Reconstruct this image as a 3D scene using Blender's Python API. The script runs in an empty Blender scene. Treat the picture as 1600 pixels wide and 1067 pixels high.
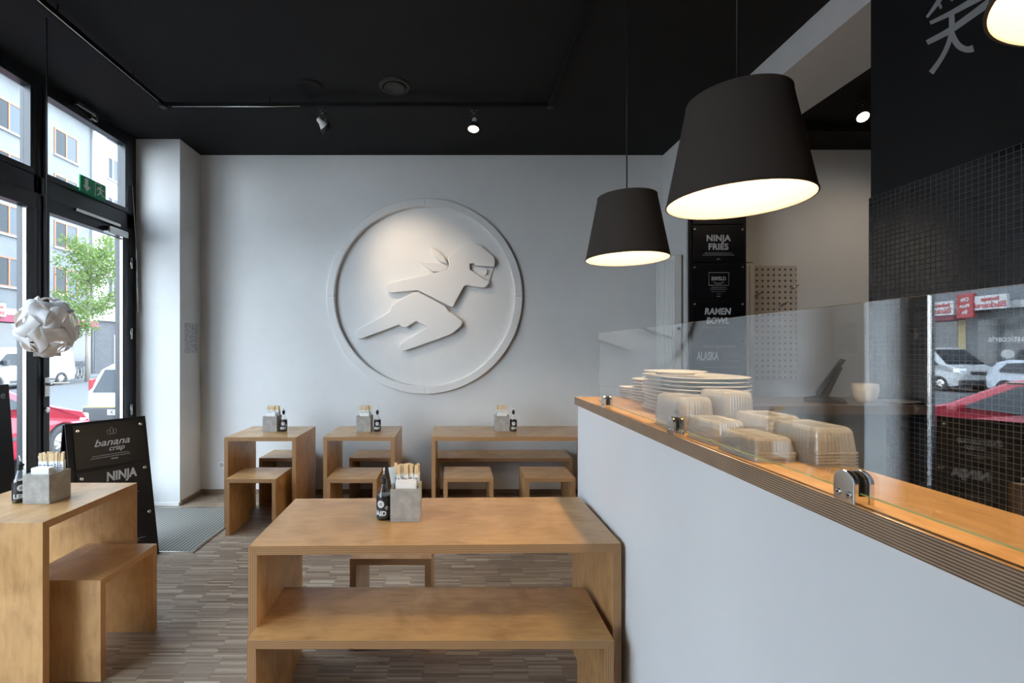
import bpy, bmesh, math, random
from mathutils import Vector, Matrix
PI = math.pi
random.seed(7)
SC = bpy.context.scene
COL = SC.collection
# ------------------------------------------------------------------ camera
FPX, CX, CY, EYE = 740.0, 708.0, 546.0, 1.475
cam = bpy.data.cameras.new('camera'); camo = bpy.data.objects.new('camera', cam); COL.objects.link(camo)
cam.sensor_width = 36; cam.lens = FPX/1600*36
cam.shift_x = (800-CX)/1600; cam.shift_y = (CY-533.5)/1600
cam.clip_start = .02; cam.clip_end = 300
camo.location = (0, 0, EYE); camo.rotation_euler = (PI/2, 0, 0)
SC.camera = camo
SC.view_settings.view_transform = 'Standard'; SC.view_settings.look = 'None'
SC.view_settings.exposure = 0.8; SC.view_settings.gamma = 1; SC.view_settings.use_curve_mapping = False
# ------------------------------------------------------------------ world: bright overcast
W = bpy.data.worlds.new('sky'); SC.world = W; W.use_nodes = True
nt = W.node_tree; nt.nodes.clear()
wo = nt.nodes.new('ShaderNodeOutputWorld'); bg = nt.nodes.new('ShaderNodeBackground')
tc = nt.nodes.new('ShaderNodeTexCoord'); sp = nt.nodes.new('ShaderNodeSeparateXYZ')
cr = nt.nodes.new('ShaderNodeValToRGB')
cr.color_ramp.elements[0].position = .0; cr.color_ramp.elements[0].color = (.82, .91, 1, 1)
cr.color_ramp.elements[1].position = .9; cr.color_ramp.elements[1].color = (.66, .82, 1, 1)
nt.links.new(tc.outputs['Generated'], sp.inputs[0]); nt.links.new(sp.outputs['Z'], cr.inputs[0])
nt.links.new(cr.outputs[0], bg.inputs[0]); nt.links.new(bg.outputs[0], wo.inputs[0])
bg.inputs[1].default_value = 8.0
SUN = bpy.data.lights.new('sun', 'SUN'); SUN.energy = .5; SUN.angle = math.radians(25); SUN.color = (1, .97, .93)
suno = bpy.data.objects.new('sun', SUN); COL.objects.link(suno)
suno.rotation_euler = (math.radians(38), math.radians(30), 0)

# ------------------------------------------------------------------ materials
def mat(name, col=(.8,.8,.8), rough=.5, metal=0, spec=.5, emit=None, estr=0):
    m = bpy.data.materials.new(name); m.use_nodes = True
    b = m.node_tree.nodes['Principled BSDF']
    b.inputs['Base Color'].default_value = (*col, 1); b.inputs['Roughness'].default_value = rough
    b.inputs['Metallic'].default_value = metal; b.inputs['Specular IOR Level'].default_value = spec
    if emit: b.inputs['Emission Color'].default_value = (*emit, 1); b.inputs['Emission Strength'].default_value = estr
    return m
def N(m, t, **kw):
    n = m.node_tree.nodes.new(t)
    for k, v in kw.items(): setattr(n, k, v)
    return n
def L(m, a, b): m.node_tree.links.new(a, b)
def B(m): return m.node_tree.nodes['Principled BSDF']
def math_node(m, op, a, b=None, c=None):
    n = N(m, 'ShaderNodeMath', operation=op)
    for i, v in enumerate((a, b, c)):
        if v is None: continue
        if isinstance(v, (int, float)): n.inputs[i].default_value = v
        else: L(m, v, n.inputs[i])
    return n.outputs[0]
def ramp(m, fac, stops):
    r = N(m, 'ShaderNodeValToRGB'); el = r.color_ramp.elements
    while len(el) < len(stops): el.new(.5)
    for e, (p, c) in zip(el, stops): e.position = p; e.color = (*c, 1)
    L(m, fac, r.inputs[0]); return r.outputs[0]
def coords(m, scale=(1,1,1), out='Object'):
    t = N(m, 'ShaderNodeTexCoord'); mp = N(m, 'ShaderNodeMapping'); mp.inputs['Scale'].default_value = scale
    L(m, t.outputs[out], mp.inputs[0]); return mp.outputs[0]
def noise(m, vec, scale, detail=3, rough=.5, dist=0):
    n = N(m, 'ShaderNodeTexNoise'); n.inputs['Scale'].default_value = scale; n.inputs['Detail'].default_value = detail
    n.inputs['Roughness'].default_value = rough; n.inputs['Distortion'].default_value = dist
    if vec is not None: L(m, vec, n.inputs['Vector'])
    return n.outputs[0]
def bump(m, h, s=.2, d=.01):
    b = N(m, 'ShaderNodeBump'); b.inputs['Strength'].default_value = s; b.inputs['Distance'].default_value = d
    L(m, h, b.inputs['Height']); L(m, b.outputs[0], B(m).inputs['Normal'])
def noisy(name, c1, c2, scale, rough=.5, stretch=(1,1,1), bs=0, **kw):
    m = mat(name, c1, rough, **kw); v = coords(m, stretch); n = noise(m, v, scale, 4, .6)
    L(m, ramp(m, n, [(.3, c1), (.7, c2)]), B(m).inputs['Base Color'])
    if bs: bump(m, n, bs)
    return m

M = {}
M['wall'] = noisy('white_plaster', (.66,.66,.655), (.70,.70,.695), 3, .75, bs=.03, spec=.2)
M['relief'] = noisy('white_relief', (.70,.69,.68), (.72,.71,.70), 3, .55, spec=.3)
M['counter_white'] = noisy('white_counter_paint', (.78,.79,.80), (.82,.825,.83), 2, .45, spec=.35)
M['black_ceiling'] = noisy('black_ceiling_paint', (.0105,.0108,.012), (.013,.0133,.015), 2, .8, spec=.25)
M['black_wall'] = noisy('black_wall_paint', (.009,.0095,.011), (.013,.0135,.015), 2.5, .55, spec=.3)
M['frame'] = mat('anthracite_frame', (.012,.015,.02), .35)
M['board'] = noisy('blackboard', (.006,.006,.008), (.009,.009,.012), 4, .45, spec=.35)
M['board_panel'] = noisy('black_board_panel', (.005,.005,.008), (.008,.008,.011), 4, .3, spec=.4)
M['steel'] = mat('brushed_steel', (.62,.60,.57), .25, 1)
M['chrome'] = mat('chrome', (.75,.74,.72), .12, 1)
M['black_metal'] = mat('black_metal', (.008,.008,.009), .55)
M['black_rubber'] = mat('black_rubber', (.012,.012,.012), .7)
M['white_paint'] = mat('white_enamel', (.75,.75,.73), .35)
M['porcelain'] = mat('porcelain', (.80,.76,.70), .15)
M['text'] = mat('white_print', (.62,.64,.66), .6)
M['grey_text'] = mat('grey_print', (.34,.36,.37), .6)
M['brown_trim'] = noisy('brown_skirting', (.16,.11,.075), (.22,.15,.10), 8, .5, stretch=(1,1,10))
M['concrete'] = noisy('concrete', (.27,.255,.235), (.40,.385,.36), 22, .85, bs=.15, spec=.2)
M['paper'] = mat('white_paper', (.80,.79,.77), .8, spec=.1)
M['chopstick'] = noisy('pale_bamboo', (.72,.52,.28), (.80,.62,.38), 30, .6)
M['label_black'] = mat('black_bottle_label', (.012,.012,.013), .4)
M['sauce'] = mat('dark_soy_sauce', (.012,.006,.003), .2)
M['lamp_cloth'] = noisy('dark_grey_fabric', (.066,.055,.048), (.085,.071,.062), 300, .9, stretch=(1,1,3), bs=.1, spec=.1)
M['green'] = mat('exit_green', (.015,.30,.13), .6, spec=.2)
M['sauce_glass'] = None

def glass_mat(name, tint=(1,1,1), boost=1.0, ior=1.5, rough=0, cap=1.0):
    m = bpy.data.materials.new(name); m.use_nodes = True; t = m.node_tree; t.nodes.clear()
    o = t.nodes.new('ShaderNodeOutputMaterial'); mx = t.nodes.new('ShaderNodeMixShader')
    tr = t.nodes.new('ShaderNodeBsdfTransparent'); gl = t.nodes.new('ShaderNodeBsdfGlossy')
    gl.inputs['Roughness'].default_value = rough; tr.inputs[0].default_value = (*tint, 1)
    fr = t.nodes.new('ShaderNodeFresnel'); ge = t.nodes.new('ShaderNodeNewGeometry')
    a = t.nodes.new('ShaderNodeMath'); a.operation = 'MULTIPLY_ADD'
    t.links.new(ge.outputs['Backfacing'], a.inputs[0]); a.inputs[1].default_value = 1/ior-ior; a.inputs[2].default_value = ior
    t.links.new(a.outputs[0], fr.inputs['IOR'])
    s = t.nodes.new('ShaderNodeMath'); s.operation = 'MULTIPLY'; s.inputs[1].default_value = boost; s.use_clamp = True
    q = t.nodes.new('ShaderNodeMath'); q.operation = 'MINIMUM'; q.inputs[1].default_value = cap
    t.links.new(fr.outputs[0], s.inputs[0]); t.links.new(s.outputs[0], q.inputs[0]); t.links.new(q.outputs[0], mx.inputs[0])
    t.links.new(tr.outputs[0], mx.inputs[1]); t.links.new(gl.outputs[0], mx.inputs[2]); t.links.new(mx.outputs[0], o.inputs[0])
    return m
M['glass'] = glass_mat('clear_glass', (.995,1,.998), 4.2, cap=.185)
M['glass_top'] = mat('polished_glass_edge', (.50,.46,.34), .2)
M['window_glass'] = glass_mat('window_glass', (.97,.985,.99), .6)
M['glass_edge'] = mat('green_glass_edge', (.20,.27,.12), .2)
M['bottle_glass'] = glass_mat('bottle_glass', (.97,.98,.97), 1.6)
def plastic_mat():
    m = bpy.data.materials.new('clear_cream_plastic'); m.use_nodes = True; t = m.node_tree; t.nodes.clear()
    o = t.nodes.new('ShaderNodeOutputMaterial'); mx = t.nodes.new('ShaderNodeMixShader'); m2 = t.nodes.new('ShaderNodeMixShader')
    tr = t.nodes.new('ShaderNodeBsdfTransparent'); tr.inputs[0].default_value = (.985,.975,.95,1)
    gl = t.nodes.new('ShaderNodeBsdfGlossy'); gl.inputs['Roughness'].default_value = .06
    df = t.nodes.new('ShaderNodeBsdfTranslucent'); df.inputs[0].default_value = (1,.98,.94,1)
    d2 = t.nodes.new('ShaderNodeBsdfDiffuse'); d2.inputs[0].default_value = (.97,.94,.87,1)
    m3 = t.nodes.new('ShaderNodeMixShader'); m3.inputs[0].default_value = .5
    t.links.new(df.outputs[0], m3.inputs[1]); t.links.new(d2.outputs[0], m3.inputs[2])
    lw = t.nodes.new('ShaderNodeLayerWeight'); lw.inputs[0].default_value = .38
    m2.inputs[0].default_value = .52
    t.links.new(tr.outputs[0], m2.inputs[1]); t.links.new(m3.outputs[0], m2.inputs[2])
    t.links.new(lw.outputs['Fresnel'], mx.inputs[0]); t.links.new(m2.outputs[0], mx.inputs[1]); t.links.new(gl.outputs[0], mx.inputs[2])
    t.links.new(mx.outputs[0], o.inputs[0]); return m
M['plastic'] = plastic_mat()

def wood(name, axis='x', dark=1.0):
    m = mat(name, (.4,.2,.08), .25, spec=.5)
    st = {'x': (1,5,5), 'y': (5,1,5), 'z': (5,5,1)}[axis]
    t = N(m, 'ShaderNodeTexCoord'); oi = N(m, 'ShaderNodeObjectInfo')
    ad = N(m, 'ShaderNodeVectorMath', operation='ADD'); L(m, t.outputs['Object'], ad.inputs[0])
    sc = N(m, 'ShaderNodeVectorMath', operation='SCALE'); sc.inputs[3].default_value = 17
    cmb = N(m, 'ShaderNodeCombineXYZ')
    for i in range(3): L(m, oi.outputs['Random'], cmb.inputs[i])
    L(m, cmb.outputs[0], sc.inputs[0]); L(m, sc.outputs[0], ad.inputs[1])
    mp = N(m, 'ShaderNodeMapping'); mp.inputs['Scale'].default_value = st; L(m, ad.outputs[0], mp.inputs[0])
    g = noise(m, mp.outputs[0], 9, 8, .6, .5)
    bl = noise(m, ad.outputs[0], 4.5, 3, .5, 1.2)
    f = math_node(m, 'ADD', math_node(m, 'MULTIPLY', g, .45), math_node(m, 'MULTIPLY', bl, .55))
    d = dark
    c = ramp(m, f, [(.32, (.36*d,.190*d,.076*d)), (.46, (.47*d,.262*d,.108*d)), (.58, (.55*d,.315*d,.130*d)), (.72, (.585*d,.345*d,.148*d))])
    L(m, c, B(m).inputs['Base Color'])
    B(m).inputs['Roughness'].default_value = .27
    return m
M['wood_x'] = wood('stained_birch_along', 'x'); M['wood_y'] = wood('stained_birch_across', 'y'); M['wood_z'] = wood('stained_birch_upright', 'z')
def ply(name, axis, period=.0040, dark=(.125,.062,.03), light=(.36,.21,.11)):
    m = mat(name, light, .5, spec=.3); t = N(m, 'ShaderNodeTexCoord'); s = N(m, 'ShaderNodeSeparateXYZ'); L(m, t.outputs['Object'], s.inputs[0])
    n = noise(m, coords(m, (1,1,1)), 14, 3)
    v = math_node(m, 'ADD', s.outputs[axis], math_node(m, 'MULTIPLY', n, .0012))
    f = math_node(m, 'FRACT', math_node(m, 'DIVIDE', v, period*2))
    tri = math_node(m, 'ABSOLUTE', math_node(m, 'SUBTRACT', f, .5))
    tri = math_node(m, 'ADD', tri, math_node(m, 'MULTIPLY', math_node(m, 'SUBTRACT', n, .5), .25))
    L(m, ramp(m, tri, [(.16, dark), (.28, light)]), B(m).inputs['Base Color']); return m
M['ply_x'] = ply('plywood_edge_upright', 0, dark=(.28,.15,.066), light=(.37,.21,.10)); M['ply_z'] = ply('plywood_edge_flat', 2, dark=(.28,.15,.066), light=(.37,.21,.10))
M['ply_counter'] = ply('counter_plywood_edge', 2, .0023, (.13,.08,.05), (.42,.29,.19))

def floor_mat():
    m = mat('strip_parquet', (.3,.24,.18), .45, spec=.35)
    t = N(m, 'ShaderNodeTexCoord'); s = N(m, 'ShaderNodeSeparateXYZ'); L(m, t.outputs['Object'], s.inputs[0])
    x, y = s.outputs[0], s.outputs[1]
    wy = .013
    row = math_node(m, 'FLOOR', math_node(m, 'DIVIDE', y, wy))
    wn0 = N(m, 'ShaderNodeTexWhiteNoise', noise_dimensions='1D'); L(m, row, wn0.inputs['W'])
    blk = math_node(m, 'FLOOR', math_node(m, 'DIVIDE', y, .162))
    xo = math_node(m, 'ADD', math_node(m, 'DIVIDE', x, .16), math_node(m, 'ADD', math_node(m, 'MULTIPLY', blk, .37), math_node(m, 'MULTIPLY', wn0.outputs[0], .10)))
    cell = math_node(m, 'FLOOR', xo)
    cb = N(m, 'ShaderNodeCombineXYZ'); L(m, row, cb.inputs[0]); L(m, cell, cb.inputs[1])
    wn = N(m, 'ShaderNodeTexWhiteNoise', noise_dimensions='2D'); L(m, cb.outputs[0], wn.inputs['Vector'])
    c = ramp(m, wn.outputs[0], [(0, (.19,.130,.090)), (.35, (.28,.205,.148)), (.75, (.36,.275,.205)), (1, (.50,.41,.31))])
    n = noise(m, coords(m, (3,40,1)), 4, 5, .7)
    mx = N(m, 'ShaderNodeMix', data_type='RGBA', blend_type='MULTIPLY'); mx.inputs[0].default_value = .6
    L(m, c, mx.inputs[6]); L(m, ramp(m, n, [(.3,(.6,.6,.6)),(.7,(1.1,1.1,1.1))]), mx.inputs[7])
    fy = math_node(m, 'FRACT', math_node(m, 'DIVIDE', y, wy)); fx = math_node(m, 'FRACT', xo)
    gap = math_node(m, 'MAXIMUM', math_node(m, 'LESS_THAN', fy, .09), math_node(m, 'LESS_THAN', fx, .008))
    m2 = N(m, 'ShaderNodeMix', data_type='RGBA'); L(m, math_node(m, 'MULTIPLY', gap, .65), m2.inputs[0]); L(m, mx.outputs[2], m2.inputs[6]); m2.inputs[7].default_value = (.07,.05,.035,1)
    L(m, m2.outputs[2], B(m).inputs['Base Color'])
    L(m, math_node(m, 'ADD', math_node(m, 'MULTIPLY', wn.outputs[0], .2), .36), B(m).inputs['Roughness'])
    bump(m, gap, -.15, .002)
    return m
M['floor'] = floor_mat()

def mosaic_mat():
    m = mat('black_glass_mosaic', (.006,.006,.008), .15, spec=.5); T = .0242
    t = N(m, 'ShaderNodeTexCoord'); s = N(m, 'ShaderNodeSeparateXYZ'); L(m, t.outputs['Object'], s.inputs[0])
    # works on walls facing x or y: the in-wall coordinate is x + y
    h = math_node(m, 'ADD', s.outputs[0], s.outputs[1])
    a = math_node(m, 'DIVIDE', h, T); b = math_node(m, 'DIVIDE', s.outputs[2], T)
    ga = math_node(m, 'ABSOLUTE', math_node(m, 'SUBTRACT', math_node(m, 'FRACT', a), .5)); gb = math_node(m, 'ABSOLUTE', math_node(m, 'SUBTRACT', math_node(m, 'FRACT', b), .5))
    g = math_node(m, 'GREATER_THAN', math_node(m, 'MAXIMUM', ga, gb), .445)
    cb = N(m, 'ShaderNodeCombineXYZ'); L(m, math_node(m, 'FLOOR', a), cb.inputs[0]); L(m, math_node(m, 'FLOOR', b), cb.inputs[1])
    wn = N(m, 'ShaderNodeTexWhiteNoise', noise_dimensions='2D'); L(m, cb.outputs[0], wn.inputs['Vector'])
    base = ramp(m, wn.outputs[0], [(0,(.003,.003,.005)),(1,(.014,.013,.013))])
    mx = N(m, 'ShaderNodeMix', data_type='RGBA'); L(m, g, mx.inputs[0]); L(m, base, mx.inputs[6]); mx.inputs[7].default_value = (.085,.085,.09,1)
    L(m, mx.outputs[2], B(m).inputs['Base Color'])
    L(m, math_node(m, 'ADD', math_node(m, 'MULTIPLY', g, .6), .10), B(m).inputs['Roughness'])
    # tiles tilt a little each and sink to the grout
    bm_ = N(m, 'ShaderNodeBump'); bm_.inputs['Strength'].default_value = .35; bm_.inputs['Distance'].default_value = .0015
    e = math_node(m, 'SMOOTH_MIN', math_node(m, 'SUBTRACT', .46, math_node(m, 'MAXIMUM', ga, gb)), .05, .02)
    tilt = math_node(m, 'MULTIPLY', math_node(m, 'MULTIPLY', math_node(m, 'SUBTRACT', wn.outputs[0], .5), math_node(m, 'FRACT', a)), .10)
    L(m, math_node(m, 'ADD', math_node(m, 'MULTIPLY', e, 14), tilt), bm_.inputs['Height']); L(m, bm_.outputs[0], B(m).inputs['Normal'])
    return m
M['mosaic'] = mosaic_mat()
def peg_mat():
    m = mat('perforated_board', (.52,.46,.40), .7); P_ = .058
    t = N(m, 'ShaderNodeTexCoord'); s = N(m, 'ShaderNodeSeparateXYZ'); L(m, t.outputs['Object'], s.inputs[0])
    fx = math_node(m, 'SUBTRACT', math_node(m, 'FRACT', math_node(m, 'DIVIDE', s.outputs[0], P_)), .5)
    fz = math_node(m, 'SUBTRACT', math_node(m, 'FRACT', math_node(m, 'DIVIDE', s.outputs[2], P_)), .5)
    r = math_node(m, 'SQRT', math_node(m, 'ADD', math_node(m, 'MULTIPLY', fx, fx), math_node(m, 'MULTIPLY', fz, fz)))
    L(m, ramp(m, r, [(.19, (.10,.08,.065)), (.23, (.52,.47,.42))]), B(m).inputs['Base Color']); return m
M['peg'] = peg_mat()
def mat_stripes():
    m = mat('ribbed_entrance_mat', (.2,.2,.18), .7); t = N(m, 'ShaderNodeTexCoord'); s = N(m, 'ShaderNodeSeparateXYZ'); L(m, t.outputs['Object'], s.inputs[0])
    f = math_node(m, 'FRACT', math_node(m, 'DIVIDE', s.outputs[0], .030))
    L(m, ramp(m, f, [(.0,(.27,.26,.23)),(.60,(.22,.21,.185)),(.68,(.05,.05,.047)),(.9,(.05,.05,.047)),(.97,(.27,.26,.23))]), B(m).inputs['Base Color'])
    return m
M['mat'] = mat_stripes()

# ------------------------------------------------------------------ mesh helpers
class MB:
    def __init__(s): s.v = []; s.f = []; s.m = []; s.mats = []; s.smooth = []
    def mi(s, m):
        if m not in s.mats: s.mats.append(m)
        return s.mats.index(m)
    def add(s, vs, fs, m, sm=False):
        o = len(s.v); s.v += [tuple(v) for v in vs]; k = s.mi(m)
        for f in fs: s.f.append([i+o for i in f]); s.m.append(k); s.smooth.append(sm)
    def box(s, a, b, m, ms=None):
        x0,y0,z0 = a; x1,y1,z1 = b
        vs = [(x0,y0,z0),(x1,y0,z0),(x1,y1,z0),(x0,y1,z0),(x0,y0,z1),(x1,y0,z1),(x1,y1,z1),(x0,y1,z1)]
        fs = [(0,3,2,1),(4,5,6,7),(0,1,5,4),(2,3,7,6),(1,2,6,5),(3,0,4,7)]   # -z +z -y +y +x -x
        o = len(s.v); s.v += vs
        for i, f in enumerate(fs):
            s.f.append([j+o for j in f]); s.m.append(s.mi((ms or {}).get(i, m))); s.smooth.append(False)
        return s
    def lathe(s, prof, m, seg=32, c=(0,0,0), R=None, cap=True, sm=True):
        vs = []; fs = []
        for r, z in prof:
            for k in range(seg):
                a = 2*PI*k/seg; p = Vector((r*math.cos(a), r*math.sin(a), z))
                if R: p = R @ p
                vs.append(p+Vector(c))
        n = len(prof)
        for i in range(n-1):
            for k in range(seg): fs.append((i*seg+k, i*seg+(k+1)%seg, (i+1)*seg+(k+1)%seg, (i+1)*seg+k))
        s.add(vs, fs, m, sm)
        if cap:
            o = len(s.v)-len(vs); k_ = s.mi(m)
            s.f.append([o+k for k in range(seg)][::-1]); s.m.append(k_); s.smooth.append(False)
            s.f.append([o+(n-1)*seg+k for k in range(seg)]); s.m.append(k_); s.smooth.append(False)
        return s
    def cyl(s, p, q, r, m, seg=12, r2=None):
        p = Vector(p); q = Vector(q); d = q-p; R = d.to_track_quat('Z', 'Y').to_matrix()
        return s.lathe([(r,0),(r2 if r2 is not None else r, d.length)], m, seg, p, R)
    def tube(s, pts, r, m, seg=8):
        pts = [Vector(p) for p in pts]; vs = []; fs = []
        up = None
        for i, p in enumerate(pts):
            d = (pts[min(i+1,len(pts)-1)]-pts[max(i-1,0)]).normalized()
            a = (up - d*up.dot(d)).normalized() if up and (up - d*up.dot(d)).length > 1e-4 else d.orthogonal().normalized()
            up = a; b = d.cross(a)
            rr = r[i] if isinstance(r, (list,tuple)) else r
            for k in range(seg):
                t = 2*PI*k/seg; vs.append(p+a*math.cos(t)*rr+b*math.sin(t)*rr)
        for i in range(len(pts)-1):
            for k in range(seg): fs.append((i*seg+k, i*seg+(k+1)%seg, (i+1)*seg+(k+1)%seg, (i+1)*seg+k))
        fs.append(tuple(range(seg))[::-1]); fs.append(tuple((len(pts)-1)*seg+k for k in range(seg)))
        s.add(vs, fs, m, True); return s
    def prism(s, poly, f, a, b, m, ms=None):
        # poly: 2-D points; f(u, v, w) -> 3-D; extrude w from a to b
        n = len(poly); vs = [f(u,v,a) for u,v in poly]+[f(u,v,b) for u,v in poly]
        s.add(vs, [tuple(range(n))[::-1]], m); o = len(s.v)-2*n; k = s.mi(ms or m); k0 = s.mi(m)
        s.f.append([o+n+i for i in range(n)]); s.m.append(k0); s.smooth.append(False)
        for i in range(n):
            j = (i+1)%n; s.f.append([o+i, o+j, o+n+j, o+n+i]); s.m.append(k); s.smooth.append(False)
        return s
    def build(s, name, parent=None, loc=(0,0,0), rz=0, bevel=0, fix=True, bseg=2):
        me = bpy.data.meshes.new(name); me.from_pydata(s.v, [], s.f)
        for m in s.mats: me.materials.append(m)
        for p, k, sm in zip(me.polygons, s.m, s.smooth): p.material_index = k; p.use_smooth = sm
        if fix:
            bm = bmesh.new(); bm.from_mesh(me); bmesh.ops.recalc_face_normals(bm, faces=bm.faces); bm.to_mesh(me); bm.free()
        o = bpy.data.objects.new(name, me); COL.objects.link(o); o.location = loc; o.rotation_euler = (0,0,rz)
        if parent: o.parent = parent
        if bevel:
            b = o.modifiers.new('bevel', 'BEVEL'); b.width = bevel; b.segments = bseg; b.limit_method = 'ANGLE'; b.angle_limit = math.radians(35)
        return o
def tag(o, label=None, cat=None, group=None, kind=None):
    if label: o['label'] = label
    if cat: o['category'] = cat
    if group: o['group'] = group
    if kind: o['kind'] = kind
    return o
def thing(name, label, cat, loc=(0,0,0), rz=0, group=None, kind=None):
    o = bpy.data.objects.new(name, None); COL.objects.link(o); o.empty_display_size = .1
    o.location = loc; o.rotation_euler = (0,0,rz); return tag(o, label, cat, group, kind)
def copy_tree(o, loc=None, rz=None, label=None, group=None, parent=None):
    c = o.copy(); COL.objects.link(c)
    if parent: c.parent = parent
    if loc is not None: c.location = loc
    if rz is not None: c.rotation_euler = (0,0,rz)
    if label: c['label'] = label
    if group: c['group'] = group
    for ch in [x for x in bpy.data.objects if x.parent == o]: copy_tree(ch, parent=c)
    return c
def text_mesh(txt, size, shear=0, extrude=.0004, bold=0, space=1, sx=1):
    cu = bpy.data.curves.new('txt', 'FONT'); cu.body = txt; cu.size = size; cu.shear = shear; cu.extrude = extrude
    cu.offset = bold; cu.align_x = 'CENTER'; cu.align_y = 'CENTER'; cu.space_character = space; cu.resolution_u = 3
    o = bpy.data.objects.new('txt', cu); COL.objects.link(o); bpy.context.view_layer.update()
    me = bpy.data.meshes.new_from_object(o.evaluated_get(bpy.context.evaluated_depsgraph_get()))
    bpy.data.objects.remove(o)
    if sx != 1:
        for v in me.vertices: v.co.x *= sx
    return me
def text(name, txt, size, m, parent, mtx, **kw):
    me = text_mesh(txt, size, **kw); me.name = name; me.materials.clear(); me.materials.append(m)
    o = bpy.data.objects.new(name, me); COL.objects.link(o); o.parent = parent; o.matrix_local = mtx; return o
def face_mtx(origin, right, up):
    r = Vector(right).normalized(); u = Vector(up).normalized(); n = r.cross(u)
    m = Matrix((r, u, n)).transposed().to_4x4(); m.translation = Vector(origin); return m
def struct(o): o['kind'] = 'structure'; return o

# ------------------------------------------------------------------ room shell
CE = 3.465; YB = 4.85; XW = -3.0; YF = -3.2; XK = 5.6
def sbox(name, a, b, m, bevel=0, ms=None): return struct(MB().box(a, b, m, ms).build(name, bevel=bevel))
sbox('floor', (-3.1, YF-.1, -.12), (XK, YB+.2, 0), M['floor'])
sbox('ceiling', (-3.12, YF-.1, CE), (2.66, YB, CE+.15), M['black_ceiling'])
sbox('wall_back', (-3.12, YB, 0), (2.68, YB+.2, CE+.15), M['wall'])
sbox('wall_front', (-3.1, YF-.2, 0), (XK, YF, CE+.4), M['wall'])
sbox('wall_corner_column', (-3.0, 4.48, 0), (-2.585, YB, CE), M['wall'])
# kitchen side
sbox('wall_kitchen_back', (2.68, YB, 0), (XK, YB+.2, 3.52), M['wall'])
sbox('wall_kitchen_right', (XK, YF, 0), (XK+.2, YB+.2, 3.9), M['wall'])
sbox('ceiling_kitchen', (2.66, YF-.1, 3.60), (XK, 4.44, 3.75), M['black_ceiling'])
sbox('ceiling_kitchen_soffit', (2.66, 4.44, 3.52), (XK, YB+.2, 3.75), M['black_ceiling'])
sbox('wall_beam', (2.15, YF, 3.27), (2.66, YB, CE), M['wall'])
sbox('wall_menu_pillar', (2.15, 4.37, 0), (2.69, YB, 3.27), M['wall'])
sbox('wall_black_column', (2.15, YF, 0), (2.66, 2.43, 3.27), M['black_wall'])
sbox('wall_black_paint', (2.143, YF, 2.252), (2.15, 2.43, CE-.002), M['black_wall'])
sbox('wall_mosaic', (2.138, YF, 0), (2.15, 2.436, 2.252), M['mosaic'])
# skirting
sbox('baseboard_back', (-2.585, YB-.015, 0), (2.15, YB, .045), M['brown_trim'])
sbox('baseboard_column', (-2.585, 4.48, 0), (-2.57, YB-.015, .04), M['brown_trim'])
sbox('baseboard_column_front', (-3.0, 4.465, 0), (-2.585, 4.48, .03), M['white_paint'])
sbox('trim_beam_edge', (2.66, YF, 3.27), (2.68, 4.37, 3.60), M['black_ceiling'])

# ------------------------------------------------------------------ glazing, left side
FR = M['frame']
def bay(name, y0, y1, lf=.06, rf=.06, door=False):
    w = bpy.data.objects.new(name, None); COL.objects.link(w); w.location = (XW, y0, 0); w['kind'] = 'structure'
    wd = y1-y0
    f = MB()
    f.box((-.09, 0, 3.385), (0, wd, CE), FR)
    f.box((-.09, 0, 2.60), (0, wd, 2.73), FR)
    f.box((-.09, 0, 0), (0, lf, 3.385), FR); f.box((-.09, wd-rf, 0), (0, wd, 3.385), FR)
    if not door: f.box((-.09, lf, 0), (0, wd-rf, .12), FR)
    f.build('window_frame', w, bevel=.004)
    # sash of the top light
    s = MB(); a, b = lf, wd-rf
    s.box((-.065, a, 3.345), (.012, b, 3.385), FR); s.box((-.065, a, 2.73), (.012, b, 2.77), FR)
    s.box((-.065, a, 2.77), (.012, a+.035, 3.345), FR); s.box((-.065, b-.035, 2.77), (.012, b, 3.345), FR)
    s.build('top_sash', w, bevel=.003)
    MB().box((-.045, a+.035, 2.77), (-.035, b-.035, 3.345), M['window_glass']).build('glass_pane', w)
    d = MB(); t = .055
    d.box((-.07, a, 2.49), (.01, b, 2.60), FR); d.box((-.07, a, .02 if door else .12), (.01, b, .22), FR)
    d.box((-.07, a, .22), (.01, a+t, 2.49), FR); d.box((-.07, b-t, .22), (.01, b, 2.49), FR)
    d.build('door_leaf' if door else 'lower_sash', w, bevel=.003)
    MB().box((-.045, a+t, .22), (-.035, b-t, 2.49), M['window_glass']).build('glass_pane', w)
    g = MB()
    for yy in (a+t, b-t-.008): g.box((-.02, yy, .24), (.004, yy+.008, 2.47), M['steel'])
    g.build('glazing_bead', w)
    return w
d1 = bay('door_1', 3.42, 4.485, .035, .13, True)
bay('window_1', 2.0, 3.42, .05, .035); bay('window_2', .6, 2.0); bay('window_3', -.8, .6); bay('window_4', -2.2, -.8)
sbox('wall_left', (-3.1, YF, 0), (-3.0, -2.2, CE), M['wall'])
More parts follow.
